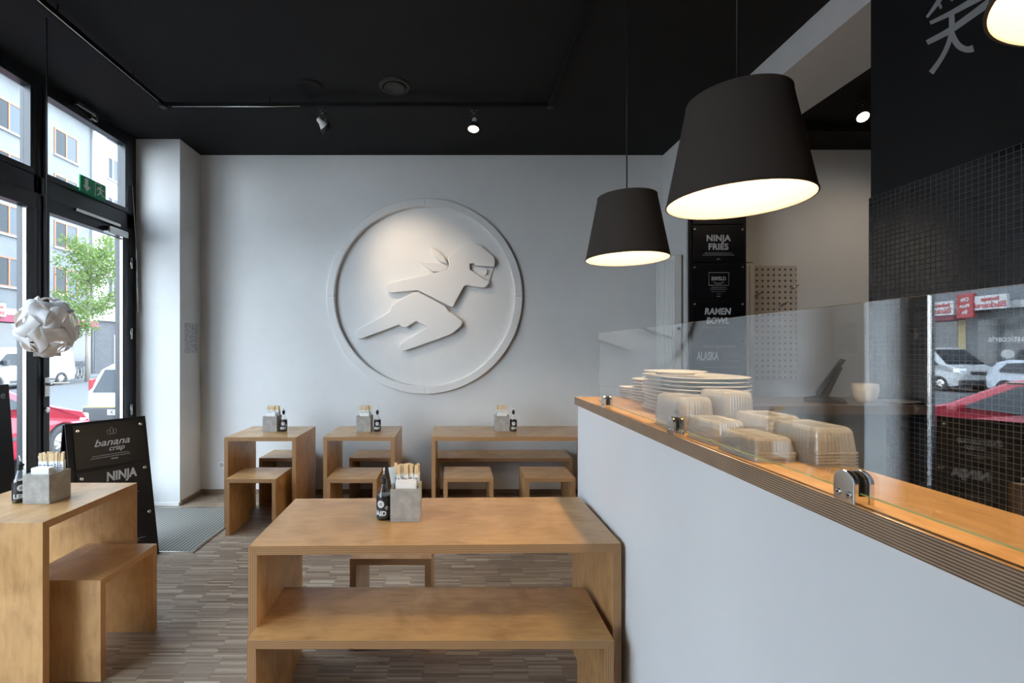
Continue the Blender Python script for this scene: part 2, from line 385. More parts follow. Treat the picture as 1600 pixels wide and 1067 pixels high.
# door furniture (door_1 local: x from XW, y from 3.42)
h = MB(); h.box((.01, .035, 1.13), (.022, .075, 1.27), M['steel']); h.cyl((.02,.055,1.22), (.065,.055,1.22), .011, M['steel']); h.tube([(.06,.055,1.22),(.065,.08,1.222),(.065,.20,1.215)], .010, M['steel'])
h.build('door_handle', d1, bevel=.002)
MB().lathe([(.022,0),(.022,.012),(.012,.016)], M['steel'], 20, (.01,.055,1.03), Matrix.Rotation(PI/2,3,'Y')).build('lock_cylinder', d1)
c = MB(); c.box((.01,.62,2.475),(.07,.86,2.535), M['steel']); c.build('door_closer', d1, bevel=.008)
c = MB(); c.box((.02,.30,2.565),(.04,.80,2.59), M['steel']); c.build('closer_arm', d1, bevel=.003)
for z in (2.27, 1.62, .92):
    MB().cyl((.025,.955,z-.05),(.025,.955,z+.05),.012,M['steel']).build('hinge', d1)
w_ = MB(); w_.box((.012,.30,3.40),(.05,.50,3.425),M['steel']).box((.012,.46,3.365),(.045,.52,3.40),M['steel']); w_.build('window_opener', d1, bevel=.003)
# exit sign
es = thing('exit_sign', 'small green emergency exit sign with arrow standing on the door transom', 'sign', (-2.965, 3.76, 2.735))
MB().box((-.006,0,0),(.006,.135,.132),M['green']).build('arrow_panel', es, bevel=.001)
MB().box((-.006,.141,0),(.006,.275,.132),M['green']).build('figure_panel', es, bevel=.001)
fx = lambda u,v,w: (w, u, v)
a = MB(); a.prism([(.055,.118),(.08,.118),(.08,.06),(.108,.06),(.0675,.018),(.027,.06),(.055,.06)], fx, .0062, .0072, M['white_paint'])
a.prism([(.045,.118),(.055,.118),(.055,.06),(.045,.06)], fx, .0062,.0070, M['white_paint']); a.build('white_arrow', es)
a = MB(); a.box((.0062,.155,.012),(.0072,.160,.122),M['white_paint']).box((.0062,.16,.117),(.0072,.215,.122),M['white_paint'])
a.prism([(.215,.10),(.227,.10),(.227,.113),(.215,.113)], fx,.0062,.0072,M['white_paint'])
a.prism([(.2,.095),(.215,.097),(.225,.06),(.245,.035),(.262,.035),(.262,.028),(.24,.026),(.215,.05),(.205,.035),(.18,.02),(.175,.028),(.198,.045),(.205,.07),(.185,.08),(.182,.06),(.175,.06),(.178,.09)], fx,.0062,.0072,M['white_paint'])
a.prism([(.215,.09),(.24,.07),(.255,.08),(.252,.086),(.24,.08),(.218,.097)], fx,.0062,.0072,M['white_paint'])
a.build('running_figure', es)
# hanging blind cord / grey strip beside the jamb
tag(MB().tube([(-2.985,4.40,3.0),(-2.965,4.43,2.4),(-2.96,4.44,2.0),(-2.955,4.435,1.82)], .006, M['steel']).build('hanging_cable'), 'thin grey cable hanging beside the door jamb by the white column', 'cable')
# entrance mat
em = thing('entrance_mat', 'ribbed grey entrance mat let into the floor by the glass door', 'mat', (0,0,0))
MB().box((-2.96,3.445,.0005),(-1.895,4.39,.007),M['mat']).build('ribbed_field', em)
f = MB(); f.box((-2.97,3.43,.0005),(-1.88,3.445,.009),M['steel']).box((-2.97,4.39,.0005),(-1.88,4.405,.009),M['steel']).box((-1.895,3.445,.0005),(-1.88,4.39,.009),M['steel']); f.build('metal_edge', em)

# notice, socket
nm = mat('printed_notice', (.6,.6,.6), .8)
t_ = coords(nm, (1,20,60)); L(nm, ramp(nm, noise(nm, t_, 2.2, 2), [(.42,(.33,.34,.36)),(.55,(.62,.63,.64))]), B(nm).inputs['Base Color'])
tag(MB().box((-2.5845,4.56,1.44),(-2.583,4.78,1.735),nm).build('notice_sheet'), 'printed notice sheet pinned to the side of the white column', 'notice')
so = thing('wall_socket', 'white power socket low on the back wall beside the left small table', 'socket', (-2.366,YB,.295))
MB().box((-.04,-.012,-.04),(.04,0,.04),M['white_paint']).build('socket_plate', so, bevel=.004)
MB().lathe([(.022,0),(.02,.006)],mat('socket_grey',(.45,.45,.45),.5),24,(0,-.012,0),Matrix.Rotation(PI/2,3,'X')).build('socket_insert', so)

# ------------------------------------------------------------------ wall emblem
def px2wall(u, v, y): return ((500+u/3.139-CX)/FPX*y, EYE+(CY-290-v/3.139)/FPX*y)
em_y = YB
EC = px2wall(513.5, 543, 4.83)
emb = thing('wall_emblem', 'large white plaster ring emblem with a leaping masked figure in relief', 'wall relief', (EC[0], YB, EC[1]))
RO, RI = .995, .912
for q in range(4):
    r = MB(); seg = 40; g = .0012
    prof = [(RO,0),(RO,.042),(RO-.006,.048),(RI+.010,.048),(RI,.040),(RI,0)]
    vs = []; fs = []
    for k in range(seg+1):
        a = PI/2*q + g + (PI/2-2*g)*k/seg
        for rr, d in prof: vs.append((rr*math.cos(a), -d, rr*math.sin(a)))
    n = len(prof)
    for k in range(seg):
        for i in range(n):
            j = (i+1)%n; fs.append((k*n+i, k*n+j, (k+1)*n+j, (k+1)*n+i))
    fs.append(tuple(range(n))); fs.append(tuple(seg*n+i for i in range(n)))
    r.add(vs, fs, M['relief']); r.build('ring_segment', emb)
def relief(name, pts, d0, d1, bev=.008, holes=None):
    p2 = [px2wall(u, v, 4.82) for u, v in pts]
    p2 = [(x-EC[0], z-EC[1]) for x, z in p2]
    return MB().prism(p2, lambda u,v,w: (u,-w,v), d0, d1, M['relief']).build(name, emb, bevel=bev, bseg=3)
UP = [(326,497),(333,482),(352,474),(480,447),(560,431),(622,414),(633,388),(626,356),(650,335),(700,300),(735,288),(765,286),(790,296),(848,345),(858,362),(857,385),(838,400),(815,465),(738,412),(735,385),(757,383),(762,394),(838,400),(857,385.5),(843,440),(826,485),(812,500),(795,502),(720,491),(708,494),(652,596),(640,594),(482,516),(462,517),(355,527),(338,519)]
# main upper body, with the eye slot left open as a notch cut in from the front of the face
UP = [(326,497),(333,482),(352,474),(480,447),(560,431),(622,414),(633,388),(626,356),(650,335),(700,300),(735,288),(765,286),(790,296),(848,345),(858,362),(857,385),(854,401),(762,394),(757,383),(735,385),(735,412),(815,465),(833,465),(826,485),(812,500),(795,502),(720,491),(708,494),(652,596),(640,594),(482,516),(462,517),(355,527),(338,519)]
relief('upper_body', UP, 0, .055)
relief('face_plate', [(762,396),(852,403),(832,463),(815,463),(742,413),(742,390),(756,388)], 0, .014, .003)
e_ = px2wall(805,422,4.82)
MB().lathe([(.034,0),(.034,.036),(.030,.040)], M['relief'], 32, (e_[0]-EC[0],0,e_[1]-EC[1]), Matrix.Rotation(PI/2,3,'X')).build('eye', emb)
relief('headband_tail', [(543,303),(580,322),(610,350),(627,386),(592,376),(562,348)], 0, .052)
relief('headband_tail', [(493,371),(530,376),(600,383),(628,395),(622,413),(590,423),(553,422),(528,404)], 0, .044)
relief('lower_body', [(345,612),(352,586),(450,527),(482,521),(612,590),(634,622),(645,624),(688,655),(700,668),(694,688),(645,730),(560,760),(430,807),(405,810),(392,795),(392,778),(408,765),(527,694),(474,666),(422,697),(402,693),(390,682),(215,749),(190,752),(174,738),(172,722),(186,706),(345,618)], 0, .055)

# ------------------------------------------------------------------ radiators
def radiator(name, label, loc, rz, wd, ht):
    r = thing(name, label, 'radiator', loc, rz)
    b = MB(); b.box((0,-.09,0),(wd,-.02,ht),M['white_paint']); b.build('panel_body', r, bevel=.006)
    n = int(wd/.035)
    g = MB()
    for i in range(n):
        x = .015+i*(wd-.03)/n; g.box((x,-.098,.03),(x+.022,-.09,ht-.03),M['white_paint'])
    g.build('front_flutes', r, bevel=.003)
    MB().box((.01,-.1,ht),(wd-.01,-.01,ht+.008),M['white_paint']).build('top_grille', r)
    MB().box((.05,-.02,.3),(.09,0,.38),M['white_paint']).build('wall_bracket', r); MB().box((wd-.09,-.02,ht-.4),(wd-.05,0,ht-.32),M['white_paint']).build('wall_bracket', r)
    v = MB().cyl((wd-.05,-.055,ht*.66),(wd+.035,-.055,ht*.66),.013,M['chrome']); v.build('valve', r)
    return r
radiator('panel_radiator', 'tall white fluted radiator on the left side of the menu pillar', (2.143,4.785,.35), -PI/2, .385, 2.0)
radiator('panel_radiator', 'tall white radiator mostly hidden behind the menu pillar beside the perforated board', (2.715,YB-.004,.35), 0, .31, 2.0)
# perforated board
pb = thing('perforated_board', 'beige perforated board on the kitchen back wall', 'pegboard', (3.068,YB-.002,1.16))
MB().box((0,-.018,0),(.435,0,1.17),M['peg']).build('board', pb)
for (x,z,a_) in ((.40,.95,.5),(.29,.78,.45),(.02,.87,.45)):
    p = MB(); p.tube([(x-.035,-.035,z-.035*a_),(x+.04,-.035,z+.04*a_)],.006,M['steel']).cyl((x,-.035,z),(x,-.012,z),.005,M['steel']); p.build('hook', pb)

# ------------------------------------------------------------------ menu boards
def stud(parent, p, n): 
    MB().lathe([(.012,0),(.012,.008),(.009,.012)], M['steel'], 16, p, Vector(n).to_track_quat('Z','Y').to_matrix()).build('stud', parent)
mb = thing('wall_menu_board', 'tall black menu board with four lettered panels on the white pillar', 'menu board', (2.165,4.37,0))
MB().box((0,-.02,1.0),(.527,0,3.0),M['board']).build('backboard', mb, bevel=.002)
def z_at(py, y=4.34): return EYE+(CY-py)/FPX*y
rows = [(353.5,409.5),(412.5,467),(470,525),(528,584)]
pans = []
for (a_, b_) in [(294,350)]+rows+[(587,642)]:
    z1, z0 = z_at(a_), z_at(b_)
    p = MB().box((.03,-.034,z0),(.497,-.026,z1),M['board_panel']).build('menu_panel', mb, bevel=.0015); pans.append(p)
    for x in (.045,.482): stud(p, (x,-.034,z1-.03), (0,-1,0))
FM = lambda x, py: face_mtx((x,-.0348,z_at(py)), (1,0,0), (0,0,1))
def T(p, txt, x, py, size, m=M['text'], **kw): return text('lettering', txt, size, m, p, FM(x,py), **kw)
T(pans[1],'NINJA',.263,372.5,.078,bold=.0028,space=1.05); T(pans[1],'FRIES',.263,386,.078,bold=.0028,space=1.05)
T(pans[2],'EISFELD',.266,435.5,.046,bold=.001,sx=.85)
T(pans[3],'RAMEN',.255,487,.080,bold=.003,shear=.15,sx=.9); T(pans[3],'BOWL',.255,501.5,.080,bold=.003,shear=.15,sx=.9)
T(pans[4],'Banana, Spicy & Mango',.27,541,.032,shear=.5,m=M['grey_text']); T(pans[4],'ALASKA',.165,557,.110,sx=.5,bold=.0025)
def rules(parent, name, segs, y=-.0350, m=M['grey_text']):
    g = MB()
    for x0,x1,py,t in segs:
        z = z_at(py); x = x0; random.seed(int(py*7))
        while x < x1:
            l = random.uniform(.008,.03); g.box((x,y,z-t/2),(min(x+l,x1),y+.0008,z+t/2),m); x += l+.003
    return g.build(name, parent)
rules(pans[1],'small_print',[(.14,.39,395.5,.006),(.12,.41,398.5,.006),(.25,.28,405,.010)])
rules(pans[2],'small_print',[(.2,.335,449,.005),(.19,.345,452,.005),(.2,.33,455.5,.003),(.25,.29,459,.004),(.25,.28,463,.008)])
rules(pans[3],'small_print',[(.12,.4,512,.003),(.25,.27,518,.006)])
rules(pans[4],'small_print',[(.30,.44,552,.004),(.30,.46,556,.003),(.30,.38,559,.003),(.30,.45,564,.003),(.12,.44,574,.003)])
g = MB()
for (x0,x1,a_,b_) in ((.175,.36,426.3,425.7),(.175,.36,446,445.4)): g.box((x0,-.0352,z_at(a_)),(x1,-.0344,z_at(b_)),M['text'])
for x in (.175,.358): g.box((x,-.0352,z_at(446)),(x+.002,-.0344,z_at(425.7)),M['text'])
g.tube([(.22,-.0348,z_at(441)),(.24,-.0348,z_at(442.6)),(.265,-.0348,z_at(443.2)),(.29,-.0348,z_at(442.6)),(.31,-.0348,z_at(441))],.004,M['grey_text'],6)
g.build('framed_logo', pans[2])

# A-frame sidewalk board indoors
TR = Vector((-2.313,3.53,.98)); BR = Vector((-2.12,3.42,.0)); AL = Vector((-.27,-.40,0)).normalized()*.485
ab = thing('a_frame_menu_board', 'black folding floor board lettered banana crisp beside the glass door', 'sign board', (BR.x+AL.x/2, BR.y+AL.y/2, 0))
o0 = Vector(ab.location)
rt = -AL.normalized(); up = (TR-BR); up = (up - rt*up.dot(rt)); LH = up.length; up.normalize(); nrm = rt.cross(up)
O = BR-o0+AL
def leaf_box(mbd, u0,u1,v0,v1,w0,w1,m, O=O, rt=rt, up=up, n=nrm):
    vs = [O+rt*u+up*v+n*w for w in (w0,w1) for v in (v0,v1) for u in (u0,u1)]
    mbd.add(vs, [(0,1,3,2),(4,6,7,5),(0,4,5,1),(2,3,7,6),(0,2,6,4),(1,5,7,3)], m)
W_ = AL.length
l_ = MB(); leaf_box(l_,0,W_,0,LH,-.018,0,M['board']); l_.build('front_leaf', ab, bevel=.002)
back_n = Vector((-nrm.x,-nrm.y,nrm.z)); upb = Vector((-up.x,-up.y,up.z))
l_ = MB(); Ob = O+up*LH-upb*LH-Vector((nrm.x,nrm.y,0)).normalized()*.03
leaf_box(l_,0,W_,0,LH-.01,-.018,0,M['board'],O=Ob,up=upb,n=Vector((nrm.x,nrm.y,0))); l_.build('rear_leaf', ab, bevel=.002)
aps = []
for i,(v1,v0) in enumerate(((.985,.685),(.67,.37),(.355,.055))):
    q = MB(); leaf_box(q,.035,W_-.02,v0*LH,v1*LH-.006,.004,.010,M['board_panel']); q = q.build('menu_panel', ab, bevel=.001); aps.append(q)
    for u in (.06,W_-.045):
        stud(q, O+rt*u+up*(v1*LH-.045)+nrm*.010, nrm)
def AT(p, name, txt, u, v, size, m, **kw): return text(name, txt, size, m, p, face_mtx(O+rt*u+up*v+nrm*.0106, rt, up), **kw)
AT(aps[0],'lettering','banana',W_*.52,.842*LH,.068,M['text'],shear=.35,bold=.0008,sx=1.15); AT(aps[0],'lettering','crisp',W_*.57,.798*LH,.05,M['text'],shear=.35,bold=.0006)
AT(aps[1],'lettering','NINJA',W_*.60,.605*LH,.085,M['text'],bold=.003,shear=.12,sx=.8)
g = MB()
for k,(du,a_) in enumerate(((-.014,.25),(0,0),(.015,-.25))):
    P0 = O+rt*(W_*.53+du)+up*(.895*LH)+nrm*.0108; d_ = (up*math.cos(a_)-rt*math.sin(a_)); sd = rt*math.cos(a_)+up*math.sin(a_)
    hgt = .05 if k==1 else .036
    loop = [P0+d_*(hgt/2*(1-math.cos(t)))+sd*.009*math.sin(t) for t in [2*PI*i/16 for i in range(17)]]
    g.tube(loop, .0011, M['grey_text'], 5)
g.build('line_drawing', aps[0])
def lrules(p, segs):
    g = MB()
    for u0,u1,v,t in segs:
        u = u0; random.seed(int(v*999))
        while u < u1:
            l = random.uniform(.006,.02); leaf_box(g,u,min(u+l,u1),v*LH-t/2,v*LH+t/2,.0102,.0108,M['grey_text']); u += l+.003
    g.build('small_print', p)
lrules(aps[0],[(.13,.35,.758,.005),(.12,.36,.744,.005),(.24,.28,.727,.010)]); lrules(aps[1],[(.17,.39,.47,.004),(.17,.35,.455,.004)]); lrules(aps[2],[(.2,.4,.15,.004),(.2,.36,.137,.004)])

# black board by the left window
lb = thing('leaning_blackboard', 'large blackboard with chalk lettering at the left edge, propped by the window', 'blackboard', (-2.85,2.6,0))
q = MB(); q.add([Vector(p) for p in ((.07,-.6,.0),(.07,.46,.0),(-.02,.46,1.252),(-.02,-.6,1.252),(.05,-.6,0),(.05,.46,0),(-.04,.46,1.252),(-.04,-.6,1.252))],[(0,1,2,3),(7,6,5,4),(0,4,5,1),(1,5,6,2),(2,6,7,3),(3,7,4,0)],M['board']); q.build('board', lb, bevel=.003)
text('chalk_lettering','.de',.07,M['grey_text'],lb,face_mtx((-.0115,.385,1.185),(0,1,0),(-.072,0,1)),bold=.0005)

# ------------------------------------------------------------------ plywood tables and benches
def u_piece(name, label, cat, cx, cy, w, d, h, th, rz=0, group=None, proto={}):
    key = (round(w,3), round(d,3), round(h,3))
    if key in proto:
        return copy_tree(proto[key], (cx,cy,0), rz, label, group)
    t = thing(name, label, cat, (cx,cy,0), rz, group); a, b = w/2, d/2
    e = .0008
    def mit(pts, mf, me):
        m_ = MB(); f = lambda u,v,w_: (u,w_,v)
        n = 4; vs = [f(u,v,-b) for u,v in pts]+[f(u,v,b) for u,v in pts]
        m_.add(vs, [], mf); 
        for fc, mm in (((0,1,2,3),me),((7,6,5,4),me),((0,4,5,1),mf),((1,5,6,2),mf),((2,6,7,3),mf),((3,7,4,0),mf)):
            m_.f.append(list(fc)); m_.m.append(m_.mi(mm)); m_.smooth.append(False)
        return m_
    mit([(-a,h),(a,h),(a-th+e,h-th),(-a+th-e,h-th)], M['wood_x'], M['ply_z']).build('top' if cat=='table' else 'seat', t, bevel=.0012)
    for s in (-1,1):
        mit([(s*a,h-.0003),(s*a,0),(s*(a-th),0),(s*(a-th),h-th-e)], M['wood_z'], M['ply_x']).build('side_panel', t, bevel=.0012)
    proto[key] = t; return t
TH = .033
G1, G2 = 'plywood tables', 'plywood benches and stools'
R1 = math.radians(1.1)
u_piece('plywood_table','wide honey-stained plywood table in the foreground with the long bench pushed in','table',-.068,2.037,1.385,.56,.75,TH,R1,G1)
u_piece('plywood_table','narrow plywood table at the back, nearest the white column','table',-1.594,4.187,.594,.556,.75,TH,0,G1)
u_piece('plywood_table','narrow plywood table under the left part of the round emblem','table',-.781,4.205,.594,.556,.75,TH,0,G1)
u_piece('plywood_table','wide plywood table against the back wall beside the serving counter','table',-.179+.6925,4.205,1.385,.56,.75,TH,0,G1)
u_piece('plywood_table','plywood table at the left edge of the picture before the black floor board','table',-1.72-.278,2.282,.594,.556,.75,TH,PI/2,G1)
u_piece('plywood_bench','long plywood bench pushed half under the foreground table','bench',-.08,1.857,1.295,.375,.45,.032,0,G2)
u_piece('plywood_bench','long plywood bench between the wide back table and the wall','bench',-.163+.6475,4.652,1.295,.375,.45,.032,0,G2)
u_piece('plywood_stool','plywood stool behind the foreground table','stool',-.307,2.505,.40,.37,.45,.032,0,G2)
u_piece('plywood_stool','plywood stool in front of the back table nearest the column','stool',-1.603,3.934,.40,.37,.45,.032,0,G2)
u_piece('plywood_stool','dark-looking plywood stool between the wall and the table nearest the column','stool',-1.633,4.655,.40,.37,.45,.032,0,G2)
u_piece('plywood_stool','plywood stool in front of the narrow table under the emblem','stool',-.805,3.934,.40,.37,.45,.032,0,G2)
u_piece('plywood_stool','plywood stool between the wall and the narrow table under the emblem','stool',-.781,4.655,.40,.37,.45,.032,0,G2)
u_piece('plywood_stool','left plywood stool of the pair at the wide back table','stool',.123,3.962,.40,.37,.45,.032,0,G2)
u_piece('plywood_stool','right plywood stool of the pair at the wide back table, next to the counter','stool',.777,3.962,.40,.37,.45,.032,0,G2)
u_piece('plywood_stool','plywood stool pushed sideways under the table at the left edge','stool',-1.565-.185,2.303,.40,.37,.45,.032,PI/2,G2)

# ------------------------------------------------------------------ table condiments
def make_holder():
    t = thing('concrete_holder', 'x', 'holder')
    a, hh, w = .063, .137, .011; m = MB()
    m.box((-a,-a,0),(a,a,.012),M['concrete'])
    m.box((-a,-a,.012),(a,-a+w,hh),M['concrete']); m.box((-a,a-w,.012),(a,a,hh),M['concrete'])
    m.box((-a,-a+w,.012),(-a+w,a-w,hh),M['concrete']); m.box((a-w,-a+w,.012),(a,a-w,hh),M['concrete'])
    m.box((-a+w,-.006,.012),(a-w,.006,hh-.01),M['concrete'])
    m.build('concrete_box', t, bevel=.0018); return t
def arc_text(txt, size, r, z, m, name, parent, a0=0, bold=.0006, sx=1):
    me = text_mesh(txt, size, bold=bold, extrude=.0003, sx=sx); me.name = name
    for v in me.vertices:
        a = a0+v.co.x/r; rr = r+v.co.z
        v.co = Vector((rr*math.sin(a), -rr*math.cos(a), z+v.co.y))
    me.materials.clear(); me.materials.append(m)
    o = bpy.data.objects.new(name, me); COL.objects.link(o); o.parent = parent; return o
def make_bottle():
    t = thing('sauce_bottle', 'x', 'bottle'); R = .031
    prof = [(.0285,0),(R,.004),(R,.098),(.0285,.110),(.022,.126),(.0155,.142),(.0125,.152),(.0125,.163),(.014,.165),(.014,.170)]
    MB().lathe(prof, M['bottle_glass'], 40).build('glass_body', t, fix=True)
    MB().lathe([(.0278,.002),(.0298,.006),(.0298,.097),(.0275,.1045)], M['sauce'], 32).build('soy_sauce', t)
    MB().lathe([(R+.0004,.012),(R+.0004,.098)], M['label_black'], 40, cap=False).build('label_sleeve', t)
    arc_text('LEMON', .028, R+.0007, .031, M['text'], 'label_lettering', t, -1.8, .001)
    arc_text('AID', .028, R+.0007, .031, M['text'], 'label_lettering', t, .42, .001)
    arc_text('+', .030, R+.0007, .054, M['text'], 'label_lettering', t, 1.2, .0014)
    # round logo
    for a0 in (-2.3, .36):
        g = MB(); n = 28; vs = []
        def pt(rr, th, off): 
            x = rr*math.cos(th); z = .071+rr*math.sin(th); a = a0+x/R; r_ = R+off; return (r_*math.sin(a), -r_*math.cos(a), z)
        for r0, r1, off, mm in ((.0,.0155,.0008,M['text']),(.0045,.0062,.0012,M['label_black']),(.0,.0022,.0012,M['label_black'])):
            for k in range(n):
                t0, t1 = 2*PI*k/n, 2*PI*(k+1)/n
                for j in range(3):
                    ra, rb = r0+(r1-r0)*j/3, r0+(r1-r0)*(j+1)/3
                    g.add([pt(ra,t0,off),pt(rb,t0,off),pt(rb,t1,off),pt(ra,t1,off)], [(0,1,2,3)], mm)
        g.build('round_logo', t, fix=False)
    st = MB(); st.lathe([(.0105,.150),(.0105,.170),(.0145,.171),(.0145,.177),(.008,.181),(.006,.186)], M['black_rubber'], 20); st.build('stopper', t)
    MB().tube([(0,0,.185),(0,0,.196),(.001,0,.206),(.005,0,.220)], [.0042,.0038,.0034,.0026], M['chrome'], 12).build('pouring_spout', t)
    return t
def make_chop():
    t = thing('wrapped_chopsticks', 'x', 'chopsticks')
    MB().box((-.0065,-.0025,0),(-.0005,.0025,.205),M['chopstick']).box((.0005,-.0025,0),(.0065,.0025,.205),M['chopstick']).build('stick_pair', t, bevel=.0006)
    MB().box((-.0095,-.0036,.0),(.0095,.0036,.165),M['paper']).build('paper_sleeve', t)
    g = MB()
    for k in range(5): g.box((-.006,-.0040,.10+k*.011),(.004+.002*(k%2),-.0037,.105+k*.011),M['blue_print'])
    g.build('blue_print', t); return t
M['blue_print'] = mat('blue_print',(.10,.14,.32),.6)
hp, bp, cp = make_holder(), make_bottle(), make_chop()
napm = MB().box((-.042,-.0016,0),(.042,.0016,.095),M['paper']).build('napkin', bevel=.0008)
tag(napm,'x','napkin')
menup = MB().box((-.032,-.0010,0),(.032,.0010,.125),mat('menu_card',(.62,.64,.62),.6)).build('menu_card'); tag(menup,'x','card')
used = {}
def inst(p, loc, rot, label, group):
    if p.name not in used: used[p.name] = 1; o = p
    else: o = copy_tree(p)
    o.location = loc; o.rotation_euler = rot; o['label'] = label
    if group: o['group'] = group
    return o
def condiment(x, y, z, rz, bx, by, bang, where, nchop, extra_tilt=0):
    Rz = Matrix.Rotation(rz,3,'Z')
    def P(a,b,c): v = Rz@Vector((a,b,c)); return (x+v.x, y+v.y, z+v.z)
    inst(hp, (x,y,z), (0,0,rz), 'square concrete holder for chopsticks and napkins on '+where, 'concrete holders')
    inst(bp, (bx,by,z), (0,0,bang), 'small soy sauce bottle with black label and steel spout on '+where, 'sauce bottles')
    rnd = random.Random(int((x+9)*1000))
    for i in range(nchop):
        row, k = divmod(i, nchop//2)
        cx_ = -.043+.086*k/(nchop//2-1); cy_ = .022+.018*row
        inst(cp, P(cx_, cy_, .013+rnd.uniform(0,.007)), (rnd.uniform(-.04,.05), rnd.uniform(-.05,.05), rz+rnd.uniform(-.15,.15)),
             'paper-sleeved chopsticks standing in the concrete holder on '+where, 'chopsticks in the holder on '+where)
    for i in range(8):
        inst(napm, P(rnd.uniform(-.004,.004), -.044+.0046*i, .067+rnd.uniform(-.003,.006)), (rnd.uniform(-.03,.0), 0, rz+rnd.uniform(-.03,.03)),
             'folded white napkin in the front of the holder on '+where, 'napkins in the holder on '+where)
    inst(menup, P(-.03,.052-.008,.085),(0,-.18,rz),'pale printed card tucked behind the chopsticks on '+where,None)
condiment(-.202,2.052,.7503,R1,-.297,2.03,-.66,'the foreground table',16)
condiment(-1.956,2.283,.7503,0,-2.063,2.258,3.14,'the left edge table',16)
condiment(-1.61,4.22,.7503,0,-1.503,4.20,-.15,'the table nearest the column',10)
condiment(-.787,4.22,.7503,0,-.672,4.20,-.2,'the table under the emblem',10)
condiment(.434,4.24,.7503,0,.535,4.205,2.27,'the wide back table',10)

# ------------------------------------------------------------------ serving counter
XC = .65
sc = thing('serving_counter', 'white serving counter with a low front running towards the viewer', 'counter', (XC,0,0))
MB().box((0,-2.9,0),(.16,2.47,1.186),M['counter_white']).build('front_wall', sc, bevel=.002)
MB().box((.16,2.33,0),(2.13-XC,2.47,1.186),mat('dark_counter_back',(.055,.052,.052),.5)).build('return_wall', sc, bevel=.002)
ct = thing('counter_top', 'honey-stained plywood counter top with a striped layered edge', 'worktop', (.64,0,1.186))
pts = [(0,-2.9),(.213,-2.9),(.213,1.62),(.49,1.62),(.49,2.50),(0,2.50)]
m_ = MB(); m_.prism(pts, lambda u,v,w:(u,v,w), 0, .040, M['wood_y'], M['ply_counter']); m_.build('slab', ct, bevel=.0012)
tag(MB().box((1.131,2.10,1.186),(2.13,2.50,1.226),noisy('shade_darkened_plywood',(.085,.055,.038),(.13,.085,.06),6,.3,stretch=(1,6,6))).build('side_worktop',bevel=.002),'plywood side worktop coloured dark for weak light between the plates and the black tiled wall','worktop')  # same plywood as the slab; its weaker light is put into the brown
# glass guard
gg = thing('glass_guard', 'long clear glass sneeze guard clamped along the counter edge', 'glass screen', (.651,0,1.243))
MB().box((0,-2.8,0),(.008,2.13,.307),M['glass'],{0:M['glass_edge'],1:M['glass_top']}).build('glass_panel', gg)
def clamp():
    c = thing('glass_clamp','x','clamp')
    prof = [(-.021,0),(.021,0),(.021,.034)]+[(.021*math.cos(t),.034+.018*math.sin(t)) for t in [PI*k/14 for k in range(1,14)]]+[(-.021,.034)]
    f = lambda u,v,w:(w,u,v)
    MB().prism(prof,f,-.0165,-.0085,M['chrome']).build('outer_plate',c,bevel=.0015)
    MB().prism(prof,f,.0085,.0165,M['chrome']).build('inner_plate',c,bevel=.0015)
    MB().prism([(u*.82,v*.92+.002) for u,v in prof],f,-.0083,-.0042,M['black_rubber']).prism([(u*.82,v*.92+.002) for u,v in prof],f,.0042,.0083,M['black_rubber']).build('rubber_gasket',c)
    MB().box((-.0085,-.019,0),(.0085,.019,.014),M['chrome']).build('base_block',c)
    for s in (-1,1):
        MB().lathe([(.0055,0),(.0055,.0012),(.0035,.0016)],M['steel'],16,(-.0165,.0105*s,.014),Matrix.Rotation(-PI/2,3,'Y')).lathe([(.002,0),(.002,.0003)],M['black_metal'],6,(-.0181,.0105*s,.014),Matrix.Rotation(-PI/2,3,'Y')).build('screw',c)
    return c
cl = clamp()
for i,(y,lbl) in enumerate(((.775,'nearest steel glass clamp in view on the counter edge'),(1.395,'middle steel glass clamp on the counter edge beside the plastic boxes'),(2.02,'farthest steel glass clamp at the far end of the counter'))):
    o = cl if i==0 else copy_tree(cl); o.location = (.655,y,1.226); o['label'] = lbl; o['group'] = 'steel clamps of the glass guard'

# ------------------------------------------------------------------ plates
ZC = 1.2262
def plate(name, a, b, h=.016):
    m_ = MB(); seg = 48
    prof = [(.55,0),(.60,0),(.62,.35*h),(.96,.85*h),(1,h),(.99,h*1.12),(.94,h*1.05),(.62,.55*h),(.0,.45*h)]
    vs = []; fs = []
    for r,z in prof:
        for k in range(seg):
            t = 2*PI*k/seg; e = 2/2.5
            c_, s_ = math.cos(t), math.sin(t)
            vs.append((a*r*math.copysign(abs(c_)**e,c_), b*r*math.copysign(abs(s_)**e,s_), z))
    for i in range(len(prof)-1):
        for k in range(seg): fs.append((i*seg+k,i*seg+(k+1)%seg,(i+1)*seg+(k+1)%seg,(i+1)*seg+k))
    fs.append(tuple(range(seg))[::-1]); m_.add(vs,fs,M['porcelain'],True)
    o = m_.build(name); tag(o,'x','plate'); return o
def stack(p, x, y, n, dz, label, group, z0=ZC, jit=.004):
    for i in range(n):
        o = p if i==0 else copy_tree(p)
        o.location = (x+random.uniform(-jit,jit), y+random.uniform(-jit,jit), z0+i*dz); o.rotation_euler = (0,0,random.uniform(-.03,.03))
        o['label'] = label; o['group'] = group
stack(plate('oval_platter',.168,.225), .945,1.868,10,.0145,'long white oval platter in the tall pile behind the plastic boxes','platters in the tall pile',jit=.003)
stack(plate('side_plate',.11,.11,.013), .88,1.88,1,.01,'small white plate lying on top of the pile of oval platters',None,z0=ZC+9*.0145+.020)
stack(plate('dinner_plate',.112,.112,.015), .965,2.232,8,.0135,'white dinner plate in the middle pile at the counter corner','plates in the middle pile',jit=.002)
